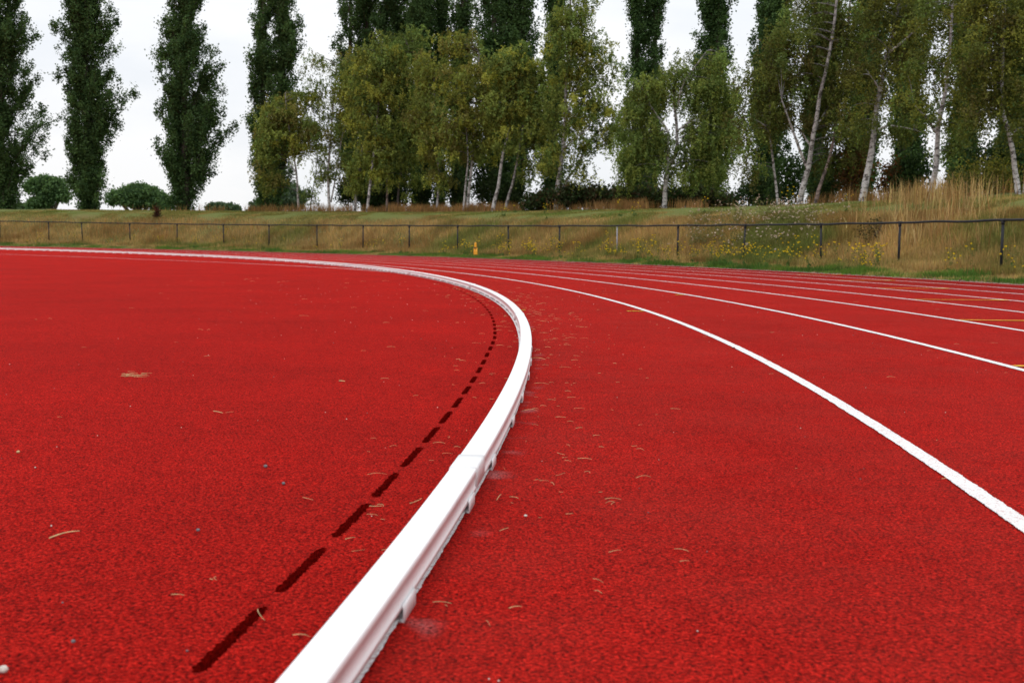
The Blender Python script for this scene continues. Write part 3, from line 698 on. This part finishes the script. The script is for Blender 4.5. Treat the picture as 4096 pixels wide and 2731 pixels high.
birch('tallest birch, yellowing top and several stems fanning up from the bramble hedge', 20.4,
      [(.12, [(1275, 478), (1282, 420), (1292, 354), (1299, 290), (1299, 226), (1306, 120), (1310, 40), (1312, -50)]), (.07, [(1280, 470), (1300, 415), (1328, 380), (1350, 332), (1382, 290)]), (.05, [(1297, 340), (1320, 318), (1350, 300)]), (.05, [(1299, 270), (1330, 190), (1356, 110)]), (.05, [(1300, 300), (1330, 240), (1362, 190)])],
      [(1315, 20, 44, 60, 1.1), (1300, 110, 52, 70, 1.1), (1345, 130, 48, 70, 1.0), (1390, 160, 30, 80, .5), (1300, 220, 50, 70, 1.0), (1350, 240, 44, 70, .9), (1390, 280, 30, 70, .5), (1262, 330, 26, 70, .7), (1320, 320, 44, 60, .8), (1402, 335, 16, 40, .3), (1318, 395, 26, 40, .8), (1408, 260, 14, 60, .35)],
      [YE, OL, OL, GR, GR], leaf=(.065, .11))
birch('weeping birch with pale forked trunk and long hanging leaf curtains', 20.8,
      [(.11, [(1526, 476), (1528, 432), (1534, 384), (1557, 351), (1556, 290), (1549, 225), (1550, 185)]), (.06, [(1533, 390), (1534, 345), (1535, 300), (1508, 264), (1492, 239), (1470, 190)]), (.045, [(1556, 250), (1567, 193), (1595, 155), (1622, 119)]), (.04, [(1557, 300), (1590, 275), (1630, 262)])],
      [(1470, 220, 44, 60, 1.0), (1450, 300, 36, 80, .95), (1500, 300, 36, 70, .8), (1520, 200, 30, 60, .7), (1455, 395, 30, 45, .6), (1500, 375, 40, 40, .75), (1552, 195, 24, 55, .7), (1605, 180, 42, 70, 1.0), (1650, 170, 42, 70, 1.1), (1620, 270, 56, 80, 1.1), (1665, 280, 30, 80, 1.0), (1600, 360, 40, 50, .9), (1650, 380, 34, 50, .9), (1570, 390, 22, 40, .5), (1545, 340, 26, 40, .5)],
      [OL, OL, GR, GR], hang=1.7, leaf=(.06, .10))
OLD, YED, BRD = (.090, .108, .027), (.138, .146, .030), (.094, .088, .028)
birch('thin white birch trunk just right of the bright sky gap, bending left at the top', 19.8,
      [(.055, [(1788, 472), (1784, 430), (1777, 370), (1767, 304), (1771, 273), (1768, 200)]), (.025, [(1768, 308), (1755, 298), (1745, 285)])],
      [(1740, 190, 40, 60, .9), (1750, 270, 44, 60, .9), (1715, 300, 26, 90, .7), (1720, 380, 26, 50, .5), (1770, 140, 36, 60, .9), (1790, 230, 40, 60, .8)], [BRD, OLD, OL, GR], leaf=(.05, .09), hang=1.3)
birch('birch with thick white trunk dividing low into a long left limb', 19.6,
      [(.115, [(1836, 468), (1839, 445), (1845, 420), (1856, 381), (1863, 315), (1872, 267), (1876, 223), (1887, 179), (1908, 70), (1918, -40)]), (.06, [(1854, 385), (1837, 348), (1819, 304), (1805, 270), (1790, 233)]), (.04, [(1861, 335), (1845, 295), (1828, 270)]), (.04, [(1870, 300), (1900, 255), (1922, 225)])],
      [(1860, 60, 70, 70, 1.0), (1830, 150, 56, 70, 1.0), (1900, 170, 56, 70, 1.0), (1940, 90, 50, 90, 1.0), (1840, 240, 60, 60, .9), (1920, 270, 56, 70, 1.0), (1950, 350, 44, 60, .7), (1890, -30, 80, 60, .9)], [OLD, BRD, OLD, GR], leaf=(.05, .09), hang=1.3)
birch('leaning birch with reddish-brown trunk right of the thick forked white one', 20.2,
      [(.075, [(1871, 466), (1880, 435), (1887, 414), (1905, 363), (1916, 304), (1927, 238), (1942, 120), (1950, 0)])],
      [(1945, 200, 46, 70, .9), (1960, 300, 40, 80, .9), (1925, 370, 40, 50, .6), (1950, 60, 50, 60, .9)], [OLD, GR, BRD], bcol=PINK, leaf=(.05, .09))
birch('big birch with thick mottled trunk leaning right above the brown grass', 19.4,
      [(.13, [(1980, 452), (1988, 425), (1996, 394), (2009, 331), (2014, 285), (2018, 242), (2031, 183), (2039, 135), (2053, 101), (2072, 0)]), (.035, [(2010, 302), (2028, 292), (2044, 290), (2075, 296), (2108, 306)]), (.035, [(2022, 215), (2008, 190), (1995, 175)]), (.05, [(2044, 120), (2080, 90), (2110, 60)])],
      [(2040, 40, 60, 60, .9), (2000, 150, 46, 80, .8), (2080, 130, 56, 70, 1.0), (2100, 220, 46, 60, .9), (1985, 260, 40, 70, .8), (2060, -20, 70, 50, .9), (2110, 40, 50, 60, .9), (2080, 290, 30, 40, .6)], [OLD, OLD, YED, BRD], leaf=(.05, .085))
birch('straight white birch trunk rising out of the tall straw grass', 18.8,
      [(.10, [(2136, 455), (2141, 420), (2148, 378), (2151, 302), (2157, 252), (2166, 205), (2172, 120), (2178, 0)]), (.045, [(2150, 305), (2138, 280), (2122, 258), (2108, 236)]), (.04, [(2155, 262), (2170, 230), (2190, 190)])],
      [(2130, 160, 44, 60, .9), (2180, 130, 40, 70, .6), (2110, 250, 40, 50, .9), (2150, 30, 56, 60, .9), (2190, 250, 36, 60, .7), (2205, 330, 30, 60, .7), (2220, 40, 56, 70, .9), (2160, -40, 60, 50, .8)], [OLD, YED, GR], leaf=(.05, .085))
birch('birch at the right edge with a white trunk bent to the left', 18.6,
      [(.085, [(2340, 448), (2336, 410), (2330, 378), (2321, 315), (2310, 275), (2305, 255), (2302, 195), (2306, 100), (2312, -20)]), (.03, [(2321, 315), (2335, 300), (2352, 292)])],
      [(2280, 60, 60, 70, 1.2), (2330, 130, 60, 80, 1.2), (2260, 170, 46, 60, 1.0), (2300, 230, 60, 50, 1.0), (2340, 300, 40, 50, .7), (2270, -20, 80, 50, 1.0), (2360, 30, 50, 80, 1.0), (2245, 280, 30, 40, .6)], [OLD, YED, BRD, OLD], leaf=(.05, .085))
birch('second white trunk leaning in at the very right edge of the photo', 18.8,
      [(.08, [(2352, 446), (2358, 415), (2372, 370), (2388, 300), (2395, 200), (2400, 60)])], [(2390, 200, 50, 90, .8), (2400, 60, 60, 80, .8)], [OLD, YED], leaf=(.055, .09))

# ------------------------------------------------------------------ shrubs, hedge and far trees
def bush(name, label, cat, dr, blobs, tone, leaf=(.06, .1), dens=1.0, stems=5, group=None, stem_col=None, jag=.16):
    b = col_at(blobs[0][0], dr); Y = b[1]; k = S / F_PX * Y
    e = thing(name, b, label, cat, group); tones = np.array(tone, float)
    pts, tin = [], []; mb = MB()
    for bx, by, rx, ry, dn in blobs:
        c0 = at_depth(bx, by, Y); ax, az = rx * k, ry * k; ay = min(ax, max(1.2, az))
        ncl = max(8, int(170 * dn * dens * (ax * az) ** .8 + 8))
        for q in range(ncl):
            d = norm(rng.normal(size=3)); rr = rng.random() ** .4
            cc = c0 + d * rr * np.array([ax, ay, az]); nl = int(rng.integers(14, 34))
            pts.append(cc + rng.normal(0, jag, (nl, 3))); tin.append(tones[rng.integers(len(tones))] * rng.uniform(.6, 1.3) * rng.uniform(.75, 1.3, (nl, 1)))
        for q in range(stems):
            t_ = c0 + rng.normal(0, .45, 3) * np.array([ax, ay, az]); g0 = np.array([c0[0] + rng.normal(0, .15) * ax, Y + rng.normal(0, .1), b[2] - .1])
            s_ = np.linspace(0, 1, 5)[:, None]; mb = MB(); mb.tube(g0 + (t_ - g0) * s_ + np.sin(s_ * 3) * rng.normal(0, .06, 3), np.linspace(.03, .008, 5), 5); mb.build('stem', M_poplar_bark, e, True, origin=b)
    P = np.concatenate(pts); T = np.concatenate(tin); ok = P[:, 2] > b[2] - .05
    finish_leaves('foliage', P[ok], rng.uniform(*leaf, ok.sum()), T[ok], e, b, .8)
    return e
BRA, DKG = (.040, .060, .024), (.030, .060, .020)
bush('bramble_hedge', 'low dark bramble hedge along the bank top below the tallest and weeping birches', 'hedge', 20.2,
     [(1245, 460, 32, 14, 1), (1300, 452, 40, 22, 1), (1360, 453, 40, 20, 1), (1420, 455, 40, 20, 1), (1480, 455, 40, 20, 1), (1540, 455, 36, 20, 1), (1600, 452, 40, 22, 1), (1660, 462, 36, 13, 1), (1222, 470, 20, 8, .7)], [BRA, DKG, (.055, .07, .03), (.075, .05, .028)], leaf=(.09, .16), dens=2.4, stems=3)
RUS = (.16, .062, .022)
bush('rust_shrub', 'rust-leaved shrub left of the thick leaning birch trunk', 'shrub', 21.5, [(1965, 385, 28, 34, .9), (1950, 420, 24, 24, .8)], [RUS, (.11, .06, .025), (.08, .07, .025)], leaf=(.07, .12))
bush('rust_shrub', 'rust-leaved shrub right of the thick leaning birch trunk', 'shrub', 21.5, [(2055, 400, 24, 26, .7), (2040, 430, 22, 18, .7)], [RUS, (.11, .06, .025), (.07, .06, .025)], leaf=(.07, .12))
bush('green_shrub', 'dark green rounded shrub between the thick leaning birch and straight birch', 'shrub', 22, [(2100, 385, 34, 44, 1.0), (2080, 425, 40, 24, 1.0)], [DKG, (.045, .085, .025)], leaf=(.07, .12))
bush('green_shrub', 'dark green shrub behind the feet of the forked white birch', 'shrub', 22.5, [(1815, 400, 34, 44, .9), (1800, 440, 36, 22, .9)], [DKG, (.05, .09, .025)], leaf=(.07, .12))
bush('green_shrub', 'dark shrub left of the thin white birch trunk', 'shrub', 22.5, [(1750, 425, 30, 32, 1.0), (1715, 440, 26, 24, .7)], [DKG, BRA], leaf=(.07, .12))
bush('green_shrub', 'dark green shrub between the reddish trunk and the rust-leaved shrub', 'shrub', 22.5, [(1920, 415, 32, 36, 1.0), (1890, 440, 26, 22, .9)], [DKG, (.05, .08, .025)], leaf=(.07, .12))
bush('olive_shrub', 'yellow-green rounded shrub behind the tall grass near the right edge', 'shrub', 18.8, [(2255, 405, 60, 34, 1.0), (2300, 410, 34, 34, .9), (2225, 425, 30, 20, .8)], [(.15, .16, .035), (.19, .175, .035), (.10, .12, .03)], leaf=(.055, .09))
bush('green_shrub', 'dark shrub in deep shade behind the bent birch at the right edge', 'shrub', 23, [(2330, 370, 50, 60, 1.0), (2270, 360, 40, 30, .6)], [DKG, BRA], leaf=(.07, .12))
bush('green_shrub', 'dark low growth at the poplar foot right of the drooping birch branch', 'shrub', 25, [(970, 430, 22, 45, .8), (1045, 430, 20, 40, .8)], [DKG, BRA], leaf=(.09, .14))
bush('green_shrub', 'dark low growth behind the white trunks of the leaning birches', 'shrub', 25, [(1110, 430, 24, 50, .9), (1180, 440, 30, 40, .8), (1100, 360, 30, 40, .6)], [DKG, BRA], leaf=(.09, .14))
bush('green_shrub', 'dark low growth behind the brightest trunk of the left birch group', 'shrub', 25, [(800, 440, 26, 34, 1.0), (880, 420, 36, 50, .9), (920, 440, 26, 36, .8)], [DKG, BRA], leaf=(.09, .14))

def far_tree(name, label, x, Y, blobs, tone, leaf):
    k = S / F_PX * Y; d = ray(x, 545.0); g = d[:2] * (Y / d[1]); drr, tt_ = to_pol(g[0], g[1]); b = np.array([g[0], g[1], float(hz(drr, tt_))])
    e = thing(name, b, label, 'tree', 'distant trees beyond the bank'); pts, tin = [], []; mb = MB()
    for bx, by, rx, ry in blobs:
        c0 = at_depth(bx, by, Y); ax, az = rx * k, ry * k; n_ = int(420 * min(3.2, (rx * ry / 250) ** .6 + .3))
        for q in range(n_ // 6):
            dd = norm(rng.normal(size=3)); dd[2] = dd[2] if dd[2] > -.6 else -dd[2]
            cc = c0 + dd * rng.uniform(.72, 1.0) * np.array([ax, ax, az]); nl = 46
            cc = cc + norm(dd) * rng.normal(0, .12 * az); nl = int(rng.integers(20, 70))
            pts.append(cc + norm(dd) * rng.uniform(-.2, .25, (nl, 1)) + rng.normal(0, .24, (nl, 3)) * np.array([1, 1, .8])); tin.append(np.array(tone[rng.integers(len(tone))]) * rng.uniform(.75, 1.25, (nl, 1)))
        p0 = np.array([b[0], b[1], b[2] - .2]); s_ = np.linspace(0, 1, 6)[:, None]
        mb = MB(); mb.tube(p0 + (c0 - p0) * s_, np.linspace(.28, .12, 6), 7); mb.build('trunk', M_poplar_bark, e, True, origin=b)
    P = np.concatenate(pts); finish_leaves('crown', P, rng.uniform(leaf * .7, leaf * 1.3, len(P)), np.concatenate(tin), e, b, .7); return e
PG = [(.085, .155, .062), (.12, .20, .08), (.055, .105, .045)]  # leaf greens lightened, distance haze put into the colour
far_tree('willow_tree', 'round-headed tree between the first and second poplars', 112, 118, [(82, 432, 18, 14), (106, 424, 17, 13), (125, 431, 18, 16), (100, 464, 15, 18), (140, 450, 12, 18), (78, 472, 8, 10)], PG, .26)
far_tree('willow_tree', 'rounded billowy tree between the second and third poplars', 320, 118, [(272, 460, 18, 16), (298, 447, 16, 12), (322, 442, 20, 12), (348, 450, 16, 15), (310, 466, 18, 12), (364, 468, 20, 20)], PG, .26)
far_tree('distant_tree', 'low flat-topped tree on the horizon right of the third poplar', 512, 260, [(500, 480, 24, 12), (530, 482, 22, 10)], [(.07, .11, .06), (.06, .10, .055)], .6)
far_tree('distant_tree', 'grey-green distant tree behind the foot of the two-stemmed poplar', 660, 150, [(640, 452, 26, 26), (668, 462, 28, 30), (600, 478, 22, 12)], [(.09, .13, .085), (.075, .11, .07)], .4)
far_tree('distant_tree', 'tiny pale tree just above the bank between left edge and first round tree', 55, 240, [(50, 482, 20, 10)], [(.08, .12, .06)], .6)

# ------------------------------------------------------------------ weeds and flowers
def lump(P, r_, c, n=7):
    """small rounded head of petals: crossed leaf quads"""
    pp = P + rng.normal(0, r_ * .35, (n, 3)) * np.array([1, 1, .5])
    V, Fq = leaf_quads(pp, r_ * 1.5, 1.0); return V, Fq, np.repeat(np.clip(np.asarray(c) * rng.uniform(.75, 1.2, (n, 1)), 0, .9), 4, 0)
def ragwort_mesh(seed, tall):
    Vs, Fs, Cs, k = [], [], [], 0
    def put(V, Fq, c):
        nonlocal k
        Vs.append(V); Fs.append(Fq + k); Cs.append(c); k += len(V)
    nst = rng.integers(1, 4)
    pp = rng.normal(0, .03, (10, 3)) + np.array([0, 0, .05]); V, Fq = leaf_quads(pp, .10, .4); put(V, Fq, np.repeat(np.array([(.07, .12, .025)]) * rng.uniform(.7, 1.2, (10, 1)), 4, 0))
    for s in range(nst):
        top = np.array([rng.normal(0, .06), rng.normal(0, .06), tall * rng.uniform(.6, 1.0)])
        pp = np.linspace(0, 1, 14)[:, None] * top + rng.normal(0, .018, (14, 3)); V, Fq = leaf_quads(pp, .05, .3); put(V, Fq, np.repeat(np.array([(.07, .11, .025)]) * rng.uniform(.7, 1.2, (14, 1)), 4, 0))
        for h in range(rng.integers(2, 4)):
            hp_ = top + rng.normal(0, .07, 3) * np.array([1, 1, .7]); V, Fq, c = lump(hp_, rng.uniform(.014, .021), (.88, .60, .010)); put(V, Fq, c)
            b0 = top * .7; pp = b0 + (hp_ - b0) * np.linspace(0, 1, 6)[:, None]; V, Fq = leaf_quads(pp, .05, .25); put(V, Fq, np.tile(np.array([(.08, .12, .03)]), (24, 1)))
    return np.concatenate(Vs), np.concatenate(Fs), np.concatenate(Cs)
rag_group = 'yellow-flowered weeds along the verge'
LAB_R = 'small yellow-flowered weed in the grass verge between track and fence'
protos = []
for q in range(6):
    V, Fq, c = ragwort_mesh(q, .28 + .06 * q)
    protos.append(mk('ragwort_plant', V, Fq, M_petal, col=c))
spots = []
for _ in range(2000):
    u = rng.uniform(-20, 2400)
    if (u < 1000 and rng.random() < .72) or (u > 2020 and rng.random() < .6): continue
    cl = .5 + .5 * math.sin(u * .031) * math.sin(u * .0083 + 1)
    if rng.random() > .6 * cl + .30: continue
    spots.append((u, rng.uniform(10.75, 12.0) if rng.random() < .85 else rng.uniform(12, 13.2)))
    if len(spots) >= 165: break
for q in range(12): spots.append((rng.uniform(1100, 2000), rng.uniform(15, 17.5)))
for q, (u, d) in enumerate(spots):
    o = protos[q % 6] if q < 6 else protos[q % 6].copy()
    if q >= 6: COL.objects.link(o)
    o.location = col_at(u, d); o.rotation_euler = (0, 0, rng.uniform(0, 6.28)); s_ = rng.uniform(.8, 1.3); o.scale = (s_, s_, s_)
    hi_ = d > 14
    tag(o, 'lone yellow-flowered weed on the green top of the bank' if hi_ else LAB_R, 'wildflower', rag_group + (' top' if hi_ else ''))

def thistle(x, dr, h, label, seeds):
    b = col_at(x, dr); e = thing('thistle_plant', b, label, 'wildflower', 'thistles gone to seed on the bank')
    gp, gc, hp = [], [], []
    for s in range(10):
        top = np.array([rng.normal(0, .40), rng.normal(0, .35), h * rng.uniform(.5, 1.1)])
        u = rng.random(46)[:, None] ** .8; gp.append(u * top * np.array([1, 1, 1]) + rng.normal(0, .07, (46, 3))); gc.append(np.array([(.17, .165, .065)]) * rng.uniform(.6, 1.3, (46, 1)))
        for q in range(max(1, seeds - 1)): hp.append(top + rng.normal(0, .10, 3))
    gp = np.concatenate(gp); V, Fq = leaf_quads(gp, rng.uniform(.04, .09, len(gp)), .35); mk('foliage', V, Fq, M_leaf, e, np.repeat(np.concatenate(gc), 4, 0))
    Vs, Fs, Cs, k = [], [], [], 0
    for p_ in hp:
        V, Fq, c = lump(p_, rng.uniform(.020, .030), (.56, .45, .37), 6); Vs.append(V); Fs.append(Fq + k); Cs.append(c); k += len(V)
    mk('seed_head', np.concatenate(Vs), np.concatenate(Fs), M_petal, e, np.concatenate(Cs))  # the thistle's fluffy seed heads, past flowering
LT = 'seeding thistle with fluffy off-white heads, in the patch behind the fence'
for u, d, h, s in ((1590, 12.9, .6, 3), (1625, 13.3, .6, 3), (1655, 14.0, .6, 4), (1690, 14.6, .62, 5), (1700, 13.1, .65, 3), (1730, 14.3, .65, 5), (1745, 12.9, .7, 4), (1765, 13.8, .65, 5), (1790, 14.7, .6, 4), (1800, 13.0, .65, 3), (1825, 14.5, .6, 5), (1835, 13.3, .65, 4), (1855, 14.0, .55, 4), (1875, 14.7, .5, 4), (1600, 14.2, .5, 2), (1670, 12.8, .6, 2), (1630, 14.8, .5, 3), (1760, 15.2, .45, 3)):
    thistle(u, d, h, LT, s)
bush('dead_weed', 'dark brown dead weed clump left of the second fence post from the right', 'weed', 13.6, [(2005, 550, 36, 44, .6), (2030, 575, 24, 30, .5)], [(.10, .065, .03), (.06, .05, .022), (.085, .075, .03)], leaf=(.03, .06), dens=1.6, stems=8, jag=.09)
bush('dock_plant', 'dark red dock plant on the bank below the third poplar', 'weed', 15.4, [(361, 490, 6, 15, 1.0)], [(.075, .022, .014), (.05, .02, .014)], leaf=(.06, .1), dens=.6, stems=3, jag=.08)

# ------------------------------------------------------------------ orange marker by the verge
b = col_at(1092.5, 10.75); k = S / F_PX * b[1]
b[2] += .10
mk_e = thing('marker_post', b, 'short orange-yellow tapered marker with dark strap standing in the verge', 'marker')
def lathe(mb, pr, n=14, squash=1.0, dx=0):
    a = np.arange(n) * 2 * np.pi / n; V = np.concatenate([np.stack([dx + r_ * np.cos(a), squash * r_ * np.sin(a), np.full(n, z)], -1) for r_, z in pr])
    q, j = np.meshgrid(np.arange(len(pr) - 1), np.arange(n), indexing='ij'); j2 = (j + 1) % n
    mb.add(V, np.stack([q * n + j, q * n + j2, (q + 1) * n + j2, (q + 1) * n + j], -1).reshape(-1, 4))
mb = MB(); lathe(mb, [(.05, .24), (.048, .30), (.043, .36), (.036, .41), (.022, .425), (.001, .428)]); mb.build('cap', M_marker, mk_e, True)
for dx, w_ in ((-.040, .030), (.026, .052)):
    mb = MB(); lathe(mb, [(w_ * 1.08, -.02), (w_ * 1.05, .03), (w_ * .8, .235), (.001, .236)], 12, 1.0, dx); mb.build('leg', M_marker, mk_e, True)
mb = MB(); lathe(mb, [(.048, .215), (.060, .218), (.060, .252), (.048, .255)], 14); mb.build('strap', M_band, mk_e, True)

# ------------------------------------------------------------------ litter on the track
def strand(mb, x, y, L, r_, curl, az=None, col=None, n=6, z0=.003):
    az = rng.uniform(0, 2 * np.pi) if az is None else az
    a = az + np.linspace(-.5, .5, n) * curl; st = np.stack([np.cos(a), np.sin(a)], -1) * L / n
    P = np.cumsum(st, 0); P -= P.mean(0); zc = z0 + r_ + np.abs(np.sin(np.linspace(0, 3.1, n))) * L * rng.uniform(0, .10)
    mb.tube(np.stack([x + P[:, 0], y + P[:, 1], zc], -1), np.linspace(r_, r_ * .55, n), 4, col)
mb = MB()
def on_obst(dr): return (dr > -.075) & (dr < .02)
cnt = 0
while cnt < 500:
    if rng.random() < .40:  d, t_ = abs(rng.normal(.06, .22)) + .03, rng.uniform(-6.5, 9)
    elif rng.random() < .4: d, t_ = -abs(rng.normal(.05, .14)) - .08, rng.uniform(-6.5, 10)
    elif rng.random() < .5: d, t_ = rng.uniform(-4, 0), rng.uniform(-6.5, 14)
    else: d, t_ = rng.uniform(0, 5), rng.uniform(-7, 16)
    if on_obst(d) or abs(d + .235) < .03: continue
    x, y = pol(d, t_)
    if y < .9: continue
    far = 1 + max(0, (y - 4)) * .05
    strand(mb, x, y, rng.uniform(.006, .030) * (1 + .14 * min(y, 12)) * (1 if rng.random() < .85 else 1.7), rng.uniform(.0004, .00085) * far, rng.normal(0, .9), az=rng.normal(0, .9)); cnt += 1
tag(mb.build('straw_litter', M_straw), 'loose dry straw scattered over the red track on both sides of the kerb', 'straw', kind='stuff')
def rock(mb, x, y, r_, z=.0):
    a = rng.normal(size=(14, 3)); v = norm(a); n = 6
    u = np.linspace(.12, np.pi - .12, 5); w_ = np.arange(n) * 2 * np.pi / n
    V = np.array([(r_ * math.sin(p_) * math.cos(q) * rng.uniform(.8, 1.2), r_ * math.sin(p_) * math.sin(q) * rng.uniform(.7, 1.1), r_ * .75 * math.cos(p_)) for p_ in u for q in w_]) + np.array([x, y, z + r_ * .6])
    q, j = np.meshgrid(np.arange(4), np.arange(n), indexing='ij'); j2 = (j + 1) % n
    mb.add(V, np.stack([q * n + j, (q + 1) * n + j, (q + 1) * n + j2, q * n + j2], -1).reshape(-1, 4))
    mb.add(V[:n], [tuple(range(n))]); mb.add(V[-n:], [tuple(range(n))[::-1]])
for mat_, nme, cnt_, lab in ((M_pebble, 'grey_grit', 150, 'tiny dark grey grit scattered over the red track'), (M_pale, 'pale_grit', 170, 'tiny pale grains and chips scattered over the red track')):
    mb = MB(); c_n = 0
    while c_n < cnt_:
        d, t_ = (rng.uniform(-2.5, 2.5), rng.uniform(-7, 12)); x, y = pol(d, t_)
        if on_obst(d) or abs(d + .235) < .03 or y < .9: continue
        rock(mb, x, y, rng.uniform(.0010, .0020) * (1 + .07 * y)); c_n += 1
    tag(mb.build(nme, mat_), lab, 'grit', kind='stuff')

def single_straw(px, py, Lpx, label, wpx=3.0, curl=.2, tilt=None, name='straw_stalk', mat=None):
    g = on_ground(px, py); k = S / F_PX * math.hypot(g[1], CAM_H); mb = MB()
    q = on_ground(px + Lpx[0], py + Lpx[1]); L = float(np.hypot(*(q - g)[:2])); az = math.atan2(q[1] - g[1], q[0] - g[0])
    strand(mb, 0, 0, L, wpx * k * .5, curl, az, n=8, z0=.002)
    o = mb.build(name, mat or M_straw); o.location = (float((g + q)[0] / 2), float((g + q)[1] / 2), 0)
    return tag(o, label, 'straw')
single_straw(108, 1241, (80, -19), 'straight thick straw stalk lying on the red track at lower left', 4.0, .05)
single_straw(488, 946, (24, 5), 'pale curved straw on the red track straight left of the slots', 2.2, .5)
single_straw(845, 1165, (36, 0), 'pale straw bit lying at the far end of a drain slot', 2.2, 1.4)
single_straw(778, 877, (15, 1), 'short whitish flake right of the straw tuft', 3.2, .2)
single_straw(590, 1400, (14, 30), 'dry stem sticking up in the nearest drain slot', 2.0, .5)
single_straw(1215, 824, (40, 3), 'long straight straw just outside the kerb bend', 1.6, .1)
single_straw(940, 1160, (36, -14), 'bent straw between the slots and the near kerb section', 2.2, .9)
single_straw(1140, 1152, (14, -14), 'short straw on lane one beside the joint sleeve', 2.0, .3)
g = on_ground(312, 866); mb = MB()
for q in range(26):
    kn = q < 15
    strand(mb, rng.normal(-.035, .014) if kn else rng.uniform(-.02, .05), rng.normal(0, .012), rng.uniform(.02, .045) if kn else rng.uniform(.03, .08), .0009, rng.normal(0, 3.0 if kn else .6), az=rng.uniform(0, 6) if kn else rng.normal(-.1, .25), z0=rng.uniform(.002, .014))
o = mb.build('straw_tuft', M_straw); o.location = (float(g[0]), float(g[1]), 0); tag(o, 'tangled tuft of pale straw on the red track at left', 'straw')
def stone(px, py, dpx, label, mat):
    g = on_ground(px, py); k = S / F_PX * math.hypot(g[1], CAM_H); mb = MB(); rock(mb, 0, 0, dpx * k / 2)
    o = mb.build('pebble', mat); o.location = (float(g[0]), float(g[1]), 0); tag(o, label, 'pebble')
stone(8, 1543, 24, 'pale elongated pebble in the bottom left corner of the photo', M_pale)
stone(168, 1475, 11, 'grey pebble near the bottom left, left of the nearest drain slot', M_pebble)
stone(610, 1073, 10, 'small dark pebble left of the drain slots, upper one of two', M_pebble)
stone(651, 1112, 9, 'small dark pebble left of the drain slots, lower one of two', M_pebble)
stone(455, 1219, 9, 'dark pebble alone in the middle of the lower left track', M_pebble)
stone(1207, 1186, 8, 'tiny cream stone on lane one right of the near kerb clip', M_pale)
stone(42, 1040, 9, 'tan crumb near the left edge of the track', M_straw)
g = on_ground(1684, 801); mb = MB()
for q in range(6): strand(mb, rng.normal(0, .010), rng.normal(0, .006), rng.uniform(.012, .03), .0025, rng.normal(0, 1.2), az=rng.normal(0, .9))
o = mb.build('dead_leaf', M_band); o.location = (float(g[0]), float(g[1]), 0); tag(o, 'dark dry leaf lying against the first white lane line', 'leaf')
# leaf crumbs along the outer edge
mb = MB()
for q in range(420):
    d, t_ = 9.80 + abs(rng.normal(0, .10)), rng.uniform(11, 40); x, y = pol(d, t_)
    V, Fq = leaf_quads(np.array([[x, y, .012 + float(hz(d, t_)) * (d > 9.9)]]), rng.uniform(.03, .08), .6); mb.add(V, Fq)
tag(mb.build('leaf_litter', plain('brown_leaf_litter', (.22, .13, .08), .9, 0, 8.0, .5)), 'crumbled brown leaves and dry grass along the outer track edge', 'leaf litter', kind='stuff')
